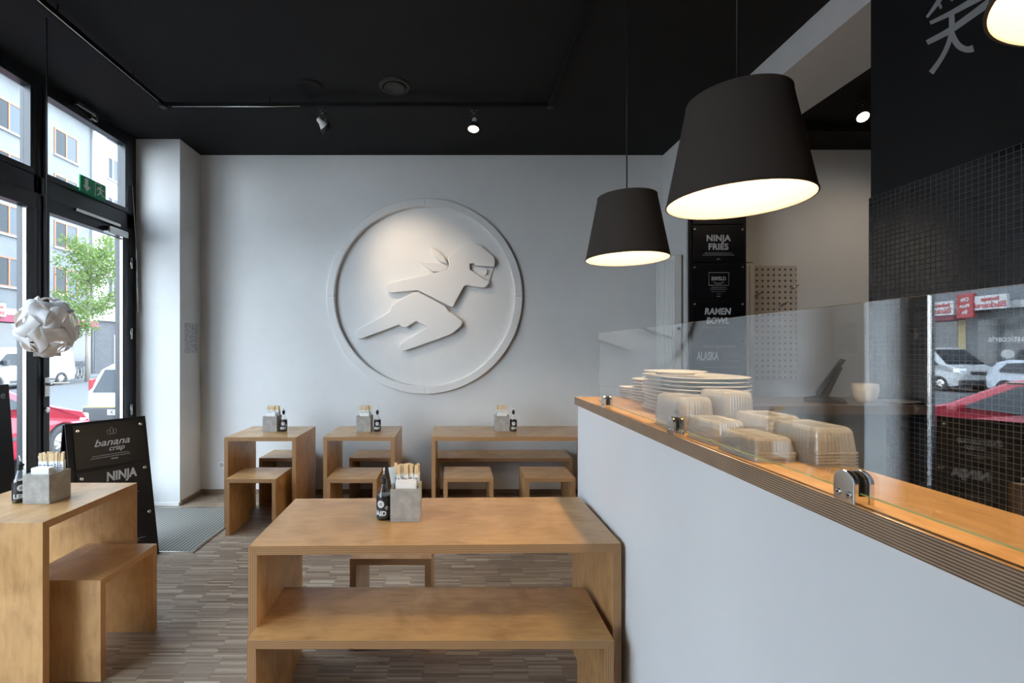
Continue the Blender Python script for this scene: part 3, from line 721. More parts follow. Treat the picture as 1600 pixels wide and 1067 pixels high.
stack(plate('small_plate',.068,.068,.012), .925,2.425,5,.0115,'small white plate in the low farthest pile at the counter corner','plates in the low farthest pile',jit=.002)

# ------------------------------------------------------------------ plastic boxes
def clam(name, label, x0,x1,y0,y1,h,layers,dome=.3,rz=0,ribs=True):
    """ribbed clear plastic boxes nested in each other: each layer a part"""
    t = thing(name, label, 'plastic box', ((x0+x1)/2,(y0+y1)/2,ZC), rz, 'clear plastic takeaway boxes')
    a, b = (x1-x0)/2, (y1-y0)/2
    lh = h*.66; step = (h-lh)/max(layers-1,1)
    for k in range(layers):
        z0 = k*step; m_ = MB(); rings = []
        def ring(f, z, rib, rc=.22):
            pts = []; nx, ny = 18, 24
            ax, by = a*f, b*f; r = min(ax,by)*rc
            def side(p,q,n,nrm):
                for i in range(n):
                    s = i/n; u = p[0]+(q[0]-p[0])*s; v = p[1]+(q[1]-p[1])*s
                    o = rib if (i%2 and 2<=i<=n-2) else 0
                    pts.append((u+nrm[0]*o, v+nrm[1]*o, z))
            def corner(cx_,cy_,a0):
                for i in range(5):
                    t_ = a0+PI/2*i/5; pts.append((cx_+r*math.cos(t_), cy_+r*math.sin(t_), z))
            side((ax-r,-by),(-ax+r,-by),0,(0,-1))
            side((-ax+r,-by),(ax-r,-by),nx,(0,-1)); corner(ax-r,-by+r,-PI/2)
            side((ax,-by+r),(ax,by-r),ny,(1,0)); corner(ax-r,by-r,0)
            side((ax-r,by),(-ax+r,by),nx,(0,1)); corner(-ax+r,by-r,PI/2)
            side((-ax,by-r),(-ax,-by+r),ny,(-1,0)); corner(-ax+r,-by+r,PI)
            return pts
        rb = .0032 if ribs else 0
        spec = [(1.0,z0,0),(1.0,z0+.003,0),(.955,z0+.0035,0),(.95,z0+.008,rb),(.89,z0+lh*.80,rb),(.84,z0+lh*.93,rb*.6),(.76,z0+lh,0),(.62,z0+lh*.985,0),(.55,z0+lh*.94,0)]
        rr = [ring(*s_) for s_ in spec]; n = len(rr[0]); vs = [p for q_ in rr for p in q_]; fs = []
        for i in range(len(rr)-1):
            for j in range(n): fs.append((i*n+j,i*n+(j+1)%n,(i+1)*n+(j+1)%n,(i+1)*n+j))
        fs.append(tuple((len(rr)-1)*n+j for j in range(n)))
        m_.add(vs,fs,M['plastic'],False); m_.build('plastic_shell', t)
    return t
clam('takeaway_box','tall clear ribbed plastic box at the far left of the boxes, against the glass',.676,.785,1.41,1.60,.105,3)
clam('takeaway_box','domed clear plastic box behind the tall one, before the platters',.80,.90,1.40,1.56,.122,3)
clam('takeaway_box','low clear plastic box next to the glass between two others',.672,.765,1.225,1.37,.062,3)
clam('takeaway_box','low clear plastic box at the back, away from the glass',.775,.875,1.17,1.32,.082,2)
clam('takeaway_box','flat clear ribbed plastic box nearest the glass and the viewer',.668,.762,1.045,1.20,.052,4)
clam('takeaway_box','stacked clear plastic boxes at the right end of the row',.768,.862,1.00,1.155,.082,5)

# ------------------------------------------------------------------ things on the return counter
tb = thing('tablet_stand','dark tablet on a tilted stand on the counter return','tablet',(1.80,2.28,ZC),-.64)
m_ = MB(); m_.prism([(-.09,.0),(.07,0),(.07,.008),(-.0,.02),(.055,.165),(.045,.17),(-.03,.02),(-.09,.008)], lambda u,v,w:(u,w,v), -.09,.09,M['black_metal']); m_.build('stand',tb,bevel=.002)
m_ = MB(); m_.prism([(-.045,.035),(-.035,.03),(.065,.2),(.055,.205)], lambda u,v,w:(u,w,v),-.10,.10,M['board_panel']); m_.build('screen',tb,bevel=.002)
cu = thing('white_cup','white porcelain cup on the counter return beside the tablet','cup',(1.945,2.235,ZC))
MB().lathe([(.028,0),(.034,.004),(.045,.022),(.050,.05),(.051,.088),(.0485,.088),(.047,.05),(.042,.024),(.02,.010),(.0,.009)],M['porcelain'],36,cap=False).build('bowl',cu)
sa = MB(); sa.lathe([(.03,0),(.04,.002),(.075,.012),(.076,.014),(.04,.006),(0,.005)],M['porcelain'],40,(2.055,2.185,ZC),cap=False); tag(sa.build('saucer'),'white saucer under the glass cruet on the counter return','saucer')
cu = thing('glass_cruet','small clear glass cruet with handle standing on the white saucer','cruet',(2.055,2.185,ZC+.006))
MB().lathe([(.030,0),(.034,.004),(.030,.03),(.020,.065),(.014,.09),(.014,.105),(.018,.112)],M['bottle_glass'],28,cap=True).build('body',cu)
MB().lathe([(.012,.108),(.012,.12),(.006,.125),(.010,.135),(.004,.145)],M['bottle_glass'],20).build('stopper',cu)
MB().tube([(.017,0,.10),(.036,0,.105),(.044,0,.085),(.036,0,.055),(.022,0,.05)],.0035,M['bottle_glass'],8).build('handle',cu)
# brass-coloured knob block seen behind the boxes
tag(MB().cyl((1.27,2.13,ZC),(1.27,2.13,ZC+.02),.022,M['steel'],20).cyl((1.27,2.13,ZC+.02),(1.27,2.13,ZC+.03),.016,M['brown_trim'],20).build('brass_jar'),'small brass-coloured jar behind the plastic boxes','jar')

# ------------------------------------------------------------------ pendant lamps
def emis(name, col, s):
    m = bpy.data.materials.new(name); m.use_nodes = True; t = m.node_tree; t.nodes.clear()
    o = t.nodes.new('ShaderNodeOutputMaterial'); e = t.nodes.new('ShaderNodeEmission'); e.inputs[0].default_value = (*col,1); e.inputs[1].default_value = s
    t.links.new(e.outputs[0], o.inputs[0]); return m
M['bulb'] = emis('glowing_bulb',(1,.74,.42),6)
M['lamp_inner'] = mat('white_lamp_lining',(.155,.118,.072),.8)
def pendant(y, label, x=.873, power=18):
    zb, hh, rb, rt_ = 1.93, .307, .2005, .142
    t = thing('pendant_lamp', label, 'lamp', (x,y,zb), .4, 'dark fabric pendant lamps over the counter')
    MB().lathe([(rb,0),(rt_,hh)],M['lamp_cloth'],96,cap=False).build('lamp_shade',t)
    MB().lathe([(rb-.002,.0005),(rt_-.002,hh-.0005)],M['lamp_inner'],96,cap=False).build('shade_lining',t,fix=False)
    for (r_,z_,mm) in ((rb,0,M['lamp_cloth']),(rt_,hh,M['lamp_cloth'])):
        MB().lathe([(r_-.0025,z_-.002),(r_+.0012,z_-.002),(r_+.0012,z_+.003),(r_-.0025,z_+.003),(r_-.0025,z_-.002)],mm,96,cap=False).build('shade_rim',t)
    MB().lathe([(0,hh-.012),(.10,hh-.012),(rt_-.003,hh-.008),(rt_-.003,hh-.006),(0,hh-.006)],M['lamp_inner'],48,cap=False).build('top_diffuser',t)
    m_ = MB().lathe([(.021,hh-.10),(.021,hh-.03),(.012,hh-.012),(.008,hh+.02)],M['black_metal'],20); m_.build('lamp_socket',t)
    MB().lathe([(.004,hh-.205),(.02,hh-.20),(.03,hh-.18),(.032,hh-.16),(.026,hh-.13),(.015,hh-.10)],M['bulb'],24).build('bulb',t)
    MB().cyl((0,0,hh+.0),(0,0,CE-zb),.0035,M['black_metal'],10).build('cord',t)
    MB().lathe([(.045,CE-zb-.03),(.05,CE-zb-.026),(.05,CE-zb)],M['black_metal'],28).build('ceiling_rose',t)
    l = bpy.data.lights.new('pendant_light','POINT'); l.energy = power; l.color = (1,.77,.50); l.shadow_soft_size = .035
    o = bpy.data.objects.new('pendant_light',l); COL.objects.link(o); o.location = (x,y,zb+.07)
    return t
pendant(2.38,'farthest dark fabric pendant lamp over the counter'); pendant(1.455,'largest grey fabric pendant lamp, in front of the menu pillar'); pendant(.51,'pendant lamp cut off by the top right corner')

# ------------------------------------------------------------------ folded ball lamp
def ball_lamp():
    t = thing('ball_pendant_lamp','white pendant ball lamp of interlocking curved leaves before the glass door','lamp',(-2.356,2.75,1.605))
    phi = (1+5**.5)/2
    ico = []
    for s1 in (-1,1):
        for s2 in (-1,1): ico += [Vector((0,s1,s2*phi)),Vector((s1,s2*phi,0)),Vector((s2*phi,0,s1))]
    ico = [v.normalized() for v in ico]
    el = min((ico[0]-v).length for v in ico[1:])
    RR = .142; m_ = MB(); n = 10
    for i in range(12):
        for j in range(i+1,12):
            if abs((ico[i]-ico[j]).length-el) > .01: continue
            th = [ico[k] for k in range(12) if k not in (i,j) and abs((ico[k]-ico[i]).length-el)<.01 and abs((ico[k]-ico[j]).length-el)<.01]
            f3 = [(ico[i]+ico[j]+k).normalized() for k in th]
            v0, v2 = ico[i], ico[j]; v1, v3 = f3
            c_ = (v0+v2).normalized()
            if (v1-v0).cross(v2-v0).dot(c_) < 0: v1, v3 = v3, v1
            vs = []; fs = []
            for a in range(n+1):
                for b in range(n+1):
                    s = -1+2*a/n; q = -1+2*b/n
                    S = s*.97; Q = q*1.26
                    # bulge of the free edges
                    S += .10*q*(1-s*s)
                    u = (S+1)/2; w = (Q+1)/2
                    # t=-1 edge is v0->v1, t=+1 edge v3->v2
                    p = (v0*(1-u)+v1*u)*(1-w)+(v3*(1-u)+v2*u)*w
                    rad = RR*(1.0 + .13*abs(q)**1.2*(1-.4*s*s) - .15*abs(s)**1.5*(1-.6*abs(q)))
                    vs.append(p.normalized()*rad)
            for a in range(n):
                for b in range(n): fs.append((a*(n+1)+b,(a+1)*(n+1)+b,(a+1)*(n+1)+b+1,a*(n+1)+b+1))
            m_.add(vs,fs,M['lamp_leaf'],True)
    o = m_.build('curved_leaves',t,fix=False); o.scale = (.96,.96,1.16)
    sd = o.modifiers.new('thickness','SOLIDIFY'); sd.thickness = .0012
    MB().cyl((0,0,.06),(-.004,0,3.40-1.605),.0035,M['black_metal'],8).build('cord',t)
    MB().lathe([(.018,.02),(.018,.075),(.008,.085)],M['white_paint'],16).build('lamp_socket',t)
    MB().lathe([(.004,-.045),(.02,-.04),(.029,-.02),(.027,0),(.016,.02)],M['bulb2'],20).build('bulb',t)
M['bulb2'] = emis('warm_bulb',(1,.7,.4),3)
lm = mat('white_translucent_plastic',(.84,.85,.87),.45)
B(lm).inputs['Transmission Weight'].default_value = 0
tl = N(lm,'ShaderNodeBsdfTranslucent'); tl.inputs[0].default_value = (.85,.80,.74,1); mxs = N(lm,'ShaderNodeMixShader'); mxs.inputs[0].default_value = .3
L(lm,B(lm).outputs[0],mxs.inputs[1]); L(lm,tl.outputs[0],mxs.inputs[2]); L(lm,mxs.outputs[0],lm.node_tree.nodes['Material Output'].inputs[0])
M['lamp_leaf'] = lm
ball_lamp()

# ------------------------------------------------------------------ ceiling: track, spots, discs
ZT = 3.40
M['track'] = mat('matt_black_track',(.006,.006,.007),.75,spec=.2)
tr = thing('lighting_track','black U-shaped lighting track hung under the black ceiling','track',(0,3.74,ZT))
def tbar(a,b): MB().box(a,b,M['track']).build('track_rail',tr,bevel=.003)
tbar((-2.29-.018,-6.2,-.012),(-2.29+.018,.018,.022)); tbar((-2.272,-.018,-.012),(.75,.018,.022)); tbar((.75,-6.2,-.012),(.786,.018,.022))
for x in (-2.29,.768): MB().box((x-.022,-.022,-.017),(x+.022,.022,.024),M['black_metal']).build('corner_connector',tr,bevel=.003)
for (x,y) in ((-1.45,0),(-1.13,0),(.55,0),(-2.29,-.35),(-2.29,-1.0),(-2.29,-1.8),(.768,-1.2)): MB().cyl((x,y,.02),(x,y,CE-ZT),.007,M['black_metal']).build('hanger',tr)
g = MB(); g.tube([(-2.2,-.024,-.018),(-1.5,-.024,-.02),(-1.2,-.024,-.014)],.004,M['steel'],6); g.build('cable',tr); g = MB(); g.tube([(-2.266,-.1,-.016),(-2.266,-1.0,-.02),(-2.266,-1.9,-.016)],.004,M['steel'],6); g.build('cable',tr)
def spot(label, x, y, aim, lit, mount='track', z=ZT-.012, group='track spotlights'):
    t = thing('track_spotlight', label, 'spotlight', (x,y,z), 0, group)
    MB().box((-.025,-.02,-.028),(.025,.02,0),M['black_metal']).box((-.012,-.012,-.055),(.012,.012,-.028),M['steel']).build('adapter',t,bevel=.003)
    a = MB(); a.box((-.043,-.008,-.065),(.043,.008,-.055),M['black_metal']).box((-.043,-.008,-.15),(-.038,.008,-.06),M['black_metal']).box((.038,-.008,-.15),(.043,.008,-.06),M['black_metal']); a.build('yoke',t,bevel=.001)
    d = Vector(aim).normalized(); R = d.to_track_quat('Z','Y').to_matrix(); c0 = Vector((0,0,-.135))
    MB().lathe([(.012,-.055),(.018,-.05),(.020,-.02),(.032,.005),(.045,.03)],M['white_paint'],24,c0,R).build('lamp_body',t)
    MB().lathe([(.046,.012),(.050,.014),(.050,.05),(.043,.052),(.043,.034)],M['black_metal'],28,c0,R,cap=False).build('lamp_ring',t)
    MB().lathe([(0,.036),(.043,.036),(.043,.042),(0,.046)],M['spot_lens'] if lit else M['chrome'],24,c0,R,cap=False).build('lamp_lens',t)
    MB().tube([(.0,-.0,-.05),(.03,-.01,-.085),(.012,-.008,-.12)],.003,M['steel'],6).build('wire',t)
    return Vector((x,y,z))+c0+d*.075, d
M['spot_lens'] = emis('lit_spot_lens',(1,.82,.6),5)
def spotlight(p, aim_at, power, size, blend=.8, col=(1,.80,.58)):
    l = bpy.data.lights.new('spot_beam','SPOT'); l.energy = power; l.spot_size = math.radians(size); l.spot_blend = blend; l.color = col; l.shadow_soft_size = .03
    o = bpy.data.objects.new('spot_beam',l); COL.objects.link(o); o.location = p; o.rotation_euler = (Vector(aim_at)-Vector(p)).to_track_quat('-Z','Y').to_euler()
T1 = Vector((-.50,4.85,2.15))
s1 = Vector((-1.03,3.74,3.25)); p_, d_ = spot('left track spotlight hanging before the back wall, seen from behind',-1.03,3.74,Vector((-.1,4.85,2.3))-s1,False)
spotlight(p_,(-.30,4.85,2.15),50,56,1.0)
s2 = Vector((.165,3.74,3.25)); p_, d_ = spot('middle track spotlight with a bright lens above the emblem',.165,3.74,Vector((-.12,-.30,-1.0)),True)
spotlight(p_,p_+d_,6,60)
p_, d_ = spot('dark track spotlight at the top near the pendant cords',.768,2.17,Vector((-.35,-.5,-.75)),False)
p_, d_ = spot('lit spotlight over the kitchen behind the big pendant',3.45,4.0,Vector((-.35,-.75,-.8)),True,z=3.59)
spotlight(p_,p_+d_,14,100,1.0); spotlight((4.3,3.4,3.45),(4.0,4.85,2.0),18,80,1.0)
for (x,y,aim) in ((3.2,2.6,(3.5,4.85,1.6)),(4.3,1.5,(3.6,1.6,.5))): spotlight((x,y,3.5),aim,9,100)
d_ = thing('ceiling_speaker','flat round black disc in the ceiling, left of the two','ceiling disc',(-1.09,3.58,CE),0)
MB().lathe([(.0,-.006),(.085,-.006),(.092,-.011),(.100,-.009),(.103,0)],M['black_ceiling'],40,cap=False).build('cover',d_)
d_ = thing('ceiling_vent','round black ceiling vent with raised centre plate, right of the two','ceiling vent',(-.44,3.575,CE),0)
MB().lathe([(.085,-.004),(.092,-.014),(.110,-.012),(.118,0)],M['black_metal'],40,cap=False).build('rim',d_)
MB().lathe([(0,-.022),(.07,-.022),(.082,-.017),(.078,-.010)],M['black_metal'],40,cap=False).build('centre_plate',d_)

# ------------------------------------------------------------------ brush character on black wall
def wpt(u, v):   # crop pixels (1340,0; x3.335) -> point on the wall plane x = 2.14
    px, py = 1340+u/3.335, v/3.335; y = 2.1425*FPX/(px-CX); return (y, EYE+(CY-py)/FPX*y)
strokes = [ [(378,120,9),(480,72,13),(575,20,16),(640,-15,17),(720,-60,17)],
            [(362,222,13),(480,160,16),(580,90,17),(660,32,19),(730,-20,18)],
            [(490,70,14),(492,120,15),(488,180,13),(465,250,12),(430,315,12),(384,380,14)],
            [(492,170,14),(505,205,16),(530,240,17),(570,258,16),(605,252,18)],
            [(362,90,6),(400,40,10),(430,-5,12),(450,-50,12)],
            [(405,30,6),(425,22,9),(437,45,7)],
            [(470,-20,10),(500,2,8)],[(450,-30,8),(520,-60,10),(580,-100,10)],[(560,-60,8),(600,-110,12),(640,-160,12)],[(620,-110,8),(700,-150,10),(760,-190,10)] ]
bc = MB()
for si, st in enumerate(strokes):
    # catmull resample
    P_ = [st[0]]+st+[st[-1]]; pts = []
    for i in range(1,len(P_)-2):
        for k in range(6):
            t = k/6; q = []
            for c_ in range(3):
                p0,p1,p2,p3 = (P_[i+d][c_] for d in (-1,0,1,2))
                q.append(.5*((2*p1)+(-p0+p2)*t+(2*p0-5*p1+4*p2-p3)*t*t+(-p0+3*p1-3*p2+p3)*t**3))
            pts.append(q)
    pts.append(st[-1])
    Lf, Rt = [], []
    for i,(u,v,w) in enumerate(pts):
        a = pts[max(i-1,0)]; b = pts[min(i+1,len(pts)-1)]; dx, dy = b[0]-a[0], b[1]-a[1]; l = math.hypot(dx,dy) or 1
        nx, ny = -dy/l*w, dx/l*w; Lf.append(wpt(u+nx,v+ny)); Rt.append(wpt(u-nx,v-ny))
    n = len(pts); xo = 2.1426-.0002*si; vs = [(xo,y,z) for y,z in Lf]+[(xo,y,z) for y,z in Rt]+[(xo-.0006,y,z) for y,z in Lf]+[(xo-.0006,y,z) for y,z in Rt]
    fs = []
    for i in range(n-1):
        fs += [(2*n+i,2*n+i+1,3*n+i+1,3*n+i),(i,i+1,2*n+i+1,2*n+i),(n+i,n+i+1,3*n+i+1,3*n+i)]
    bc.add(vs,fs,M['grey_text'])
tag(bc.build('painted_character'),'large grey brush-painted character on the black wall at the top right','wall lettering')

# ------------------------------------------------------------------ street outside
GZ = -.40
asph = noisy('asphalt',(.045,.047,.05),(.06,.062,.064),6,.85); pave = noisy('pavement_slabs',(.08,.08,.08),(.10,.10,.10),3,.8)
struct(MB().box((-23.4,-14,GZ-.2),(-5.8,70,GZ),asph).build('floor_street'))
m_ = MB(); m_.prism([(-3.1,-.05),(-3.1,-.4),(-5.8,-.6),(-5.8,-.28)],lambda u,v,w:(u,w,v),-14,70,pave); struct(m_.build('floor_near_pavement'))
struct(MB().box((-26,-14,GZ-.2),(-23.4,70,GZ+.12),pave).build('floor_far_pavement'))
grey_f = noisy('grey_render',(.085,.091,.097),(.105,.112,.118),.8,.85); white_f = noisy('pale_render',(.27,.262,.25),(.30,.295,.28),.8,.8)
brick_f = mat('grey_brick',(.16,.16,.17),.8)
bt = N(brick_f,'ShaderNodeTexBrick'); bt.inputs['Color1'].default_value=(.045,.045,.05,1); bt.inputs['Color2'].default_value=(.06,.06,.066,1); bt.inputs['Mortar'].default_value=(.03,.03,.033,1); bt.inputs['Scale'].default_value=1
bt.inputs['Brick Width'].default_value=.5; bt.inputs['Row Height'].default_value=.16; bt.inputs['Mortar Size'].default_value=.02
t_ = N(brick_f,'ShaderNodeTexCoord'); s_ = N(brick_f,'ShaderNodeSeparateXYZ'); c_ = N(brick_f,'ShaderNodeCombineXYZ'); L(brick_f,t_.outputs['Object'],s_.inputs[0]); L(brick_f,s_.outputs[1],c_.inputs[0]); L(brick_f,s_.outputs[2],c_.inputs[1]); L(brick_f,c_.outputs[0],bt.inputs['Vector']); L(brick_f,bt.outputs[0],B(brick_f).inputs['Base Color'])
orange = mat('orange_wood_frame',(.17,.055,.018),.5); pane_m = mat('dark_street_glass',(.015,.02,.024),.15,spec=.15); shop_dark = mat('dark_shop_glass',(.025,.03,.035),.1,spec=.6)
wht = mat('white_street_paint',(.32,.32,.32),.5); sign_red = mat('sign_red',(.22,.008,.012),.5); pink = mat('red_awning',(.18,.012,.04),.6); yel = mat('cream_wall',(.26,.21,.11),.7); zinc = mat('zinc',(.16,.17,.18),.4)
curt = mat('curtain_glass',(.06,.07,.08),.3,spec=.1)
XF = -26
gb = thing('grey_apartment_building','grey rendered apartment building with orange window frames across the street','building',(XF,0,GZ))
Z = lambda z: z-GZ
MB().box((-9,4,0),(0,34.3,Z(17.3)),grey_f).build('wall',gb)
MB().box((-9,3.9,Z(17.3)),(.55,34.29,Z(17.6)),zinc).build('eaves_gutter',gb); 
rf = MB(); rf.prism([(.5,Z(17.6)),(-4.5,Z(20)),(-9,Z(17.6))],lambda u,v,w:(u,w,v),4,34.3,mat('roof_slate',(.10,.10,.11),.6)); rf.build('roof',gb)
MB().cyl((.12,34.0,.1),(.12,34.0,Z(17.3)),.07,zinc).build('downpipe',gb)
MB().box((0,4,Z(3.5)),(.25,34.3,Z(3.85)),wht).build('cornice',gb)
def win(parent, y, z, w=1.9, h=1.75, fr=orange, pn=pane_m):
    f = MB(); f.box((-.02,y-w/2,z-h/2),(.05,y-w/2+.09,z+h/2),fr).box((-.02,y+w/2-.09,z-h/2),(.05,y+w/2,z+h/2),fr).box((-.02,y-w/2+.09,z+h/2-.09),(.05,y+w/2-.09,z+h/2),fr).box((-.02,y-w/2+.09,z-h/2),(.05,y+w/2-.09,z-h/2+.09),fr).box((-.02,y-.05,z-h/2+.09),(.05,y+.05,z+h/2-.09),fr)
    o = f.build('window',parent)
    MB().box((-.01,y-w/2+.09,z-h/2+.09),(.02,y-.05,z+h/2-.09),pn).box((-.01,y+.05,z-h/2+.09),(.02,y+w/2-.09,z+h/2-.09),curt).build('pane',o)
    MB().box((0,y-w/2-.08,z-h/2-.09),(.14,y+w/2+.08,z-h/2),zinc).build('sill',o)
for iy, y in enumerate((31.8,27.7,23.6,19.5,15.4,11.3)):
    for z in (6.0,9.05,12.1,15.1): win(gb,y,Z(z))
for (y0,y1) in ((25.6,28.4),(28.9,33.4)): MB().box((-.02,y0,Z(.3)),(.06,y1,Z(3.0)),shop_dark).build('shop_window',gb)
MB().box((0,25.2,Z(3.05)),(.7,33.8,Z(3.45)),pink).build('red_awning',gb)
MB().box((-.02,19.6,Z(-.2)),(.08,24.6,Z(3.0)),shop_dark).build('shop_window',gb)
MB().box((0,25.2,Z(-.2)),(.04,25.6,Z(3.4)),yel).build('cream_pier',gb)
def shop_sign(y0,y1,z0,z1,mm,lines,tm,label):
    s = thing('shop_sign',label,'sign',(XF+.78,y0,z0)); MB().box((-.05,0,0),(.12,y1-y0,z1-z0),mm).build('sign_box',s,bevel=.02)
    for tx,u,v,sz in lines: text('lettering',tx,sz,tm,s,face_mtx((.125,u,v),(0,1,0),(0,0,1)),bold=.01,extrude=.005)
shop_sign(25.0,26.6,3.30,4.05,wht,[('Italienische',.8,.55,.28),('Bäckerei',.8,.24,.40)],sign_red,'white and red bakery sign across the street, seen mirrored in the glass guard')
shop_sign(24.05,24.85,3.10,4.35,sign_red,[('Die',.4,.95,.26),('Pizza',.4,.62,.24),('Eis',.4,.3,.24)],wht,'upright red sign with white lettering across the street, seen in the glass guard')
shop_sign(22.6,24.0,3.45,4.15,wht,[('Bottega',.7,.52,.26),('Bäckerei',.7,.22,.40)],sign_red,'second white and red shop sign across the street, mirrored right of the red one')
text('window_lettering','Pasticceria',.42,wht,gb,face_mtx((.09,23.2,Z(2.0)),(0,1,0),(0,0,1)),bold=.01,extrude=.004)
g = MB().prism([(23.25+.3*math.cos(t),Z(1.25)+.22*math.sin(t)) for t in [2*PI*k/20 for k in range(20)]],lambda u,v,w:(w,u,v),.082,.09,wht); g.build('window_emblem',gb)
wb = thing('pale_apartment_building','bright pale apartment building with a grey brick ground floor behind the tree','building',(XF,34.3,GZ))
MB().box((-9,0,Z(3.6)),(0,22,Z(24)),white_f).build('wall',wb); MB().box((-9,0,0),(.03,22,Z(3.6)),brick_f).build('ground_floor',wb)
MB().box((0,0,Z(3.6)),(.25,22,Z(3.9)),wht).build('cornice',wb)
for y in (1.85,6.3,10.8,15.3):
    for z in (6.2,9.2,12.2,15.2,18.2): win(wb,y,Z(z),1.1,1.7,wht,pane_m)
d_ = MB().box((0,1.95,0),(.1,3.0,Z(2.6)),wht).build('entrance_door',wb); MB().box((.05,2.1,.5),(.12,2.4,Z(2.3)),shop_dark).build('door_glass',d_)
# low buildings further left keep the street closed in the mirror
nb = thing('corner_building','plain grey building further along the far side of the street','building',(XF,-14,GZ)); MB().box((-9,0,0),(0,18,14),grey_f).build('wall',nb)
for y in (3,7,11,15):
    for z in (5,8,11): win(nb,y,z)

# cars
tyre = mat('tyre_rubber',(.015,.015,.016),.8); car_glass = mat('car_glass',(.012,.016,.02),.08,spec=.2); plast = mat('dark_bumper',(.03,.03,.033),.6)
lamp_w = mat('headlamp',(.7,.72,.75),.1,spec=.8); lamp_r = mat('tail_lamp',(.2,.01,.015),.2)
def car(name, label, cat, loc, rz, paint, prof, wheels, wr, hw, zb, ztop, topw, sidewin, screens, extras=None):
    t = thing(name, label, cat, loc, rz)
    def wid(y,z):
        k = min(max((z-zb)/(ztop-zb),0),1); w = hw*(1-k)+topw*k
        ye = max(abs(y)-prof_len*.38,0)/(prof_len*.12); return w*(1-.09*min(ye,1)**2)
    ys = [p[0] for p in prof]; prof_len = max(ys)-min(ys); 
    bot = []
    for wc in wheels:
        bot += [(wc+(wr+.07)*math.cos(a),.22+(wr+.12)*math.sin(a)) for a in [PI*k/10 for k in range(11)]]
    # profile goes rear -> roof -> front; the underside runs back through the wheel arches
    loop = prof+bot
    n = len(loop); cols = [-1,-.92,0,.92,1]; m_ = MB(); vs = []
    for c_ in cols:
        for (y,z) in loop:
            w = wid(y,z); e = 0 if abs(c_)<1 else .0
            f = .97 if abs(c_)==1 else 1
            vs.append((w*c_, y*(1 if abs(c_)<1 else .985), (z-zb*.6)*(1 if abs(c_)<1 else .97)+zb*.6))
    fs = []
    for i in range(len(cols)-1):
        for j in range(n): fs.append((i*n+j,i*n+(j+1)%n,(i+1)*n+(j+1)%n,(i+1)*n+j))
    fs.append(tuple(range(n))); fs.append(tuple(4*n+j for j in range(n)))
    m_.add(vs,fs,paint,False); m_.build('body',t,bevel=.03,bseg=3)
    for poly in sidewin:
        for s in (-1,1):
            g = MB(); vs = [((wid(y,z)+.008)*s,y*.985,(z-zb*.6)*.97+zb*.6) for y,z in poly]; vi = [((wid(y,z)-.02)*s,y*.985,(z-zb*.6)*.97+zb*.6) for y,z in poly]
            k = len(poly); g.add(vs+vi,[tuple(range(k)),tuple(k+i for i in range(k))[::-1]]+[(i,(i+1)%k,k+(i+1)%k,k+i) for i in range(k)],car_glass); g.build('side_window',t)
    for (p,q,ins,nm) in screens:
        p = Vector((0,*p)); q = Vector((0,*q)); d = q-p; nn = Vector((0,-d.z,d.y)).normalized()
        if nn.z < 0 or (abs(nn.z)<.2 and nn.y*p.y<0): nn = -nn
        w0, w1 = wid(p.y,p.z)-ins, wid(q.y,q.z)-ins
        g = MB(); o_ = nn*.012; i_ = nn*-.02
        V = [Vector((-w0,p.y,p.z)),Vector((w0,p.y,p.z)),Vector((w1,q.y,q.z)),Vector((-w1,q.y,q.z))]
        g.add([v+o_ for v in V]+[v+i_ for v in V],[(0,1,2,3),(7,6,5,4),(0,4,5,1),(1,5,6,2),(2,6,7,3),(3,7,4,0)],car_glass); g.build(nm,t)
    for wc in wheels:
        for s in (-1,1):
            R = Matrix.Rotation(s*PI/2,3,'Y'); w = MB(); x0 = hw-.20
            w.lathe([(wr*.6,0),(wr*.92,0),(wr,.03),(wr,.17),(wr*.92,.2),(wr*.66,.2),(wr*.6,.16)],tyre,28,(s*x0,wc,wr),R); o = w.build('wheel',t)
            h_ = MB(); h_.lathe([(wr*.62,.15),(wr*.60,.185),(wr*.2,.175),(.04,.19)],M['steel'],24,(s*x0,wc,wr),R)
            for k in range(7):
                a = 2*PI*k/7; h_.cyl((s*(x0+.185),wc+.05*math.cos(a),wr+.05*math.sin(a)),(s*(x0+.185),wc+wr*.58*math.cos(a),wr+wr*.58*math.sin(a)),.018,M['steel'],6)
            h_.build('hubcap',o)
    if extras: extras(t, wid)
    return t
def bx(t,name,a,b,m,bev=.01): return MB().box(a,b,m).build(name,t,bevel=bev)
red = mat('red_car_paint',(.22,.007,.02),.25,spec=.4); whitep = mat('white_car_paint',(.30,.305,.31),.25,spec=.4)
def red_ex(t,wid):
    for s in (-1,1):
        bx(t,'side_mirror',(s*.84 if s>0 else -1.0,.62,.92),(1.0 if s>0 else -.84,.78,1.04),red,.03)
        bx(t,'headlamp',(.52*s if s>0 else -.80,1.72,.62),(.80 if s>0 else -.52,1.93,.74),lamp_w,.03)
        bx(t,'rub_strip',(s*.855-.01,-.85,.52),(s*.855+.01,.9,.57),plast,.005)
        bx(t,'door_handle',(s*.855-.015,-.35,.82),(s*.855+.015,-.2,.86),red,.008)
    bx(t,'front_bumper',(-.78,1.9,.25),(.78,2.02,.42),plast,.03); bx(t,'number_plate',(-.26,2.02,.40),(.26,2.04,.50),wht,.003)
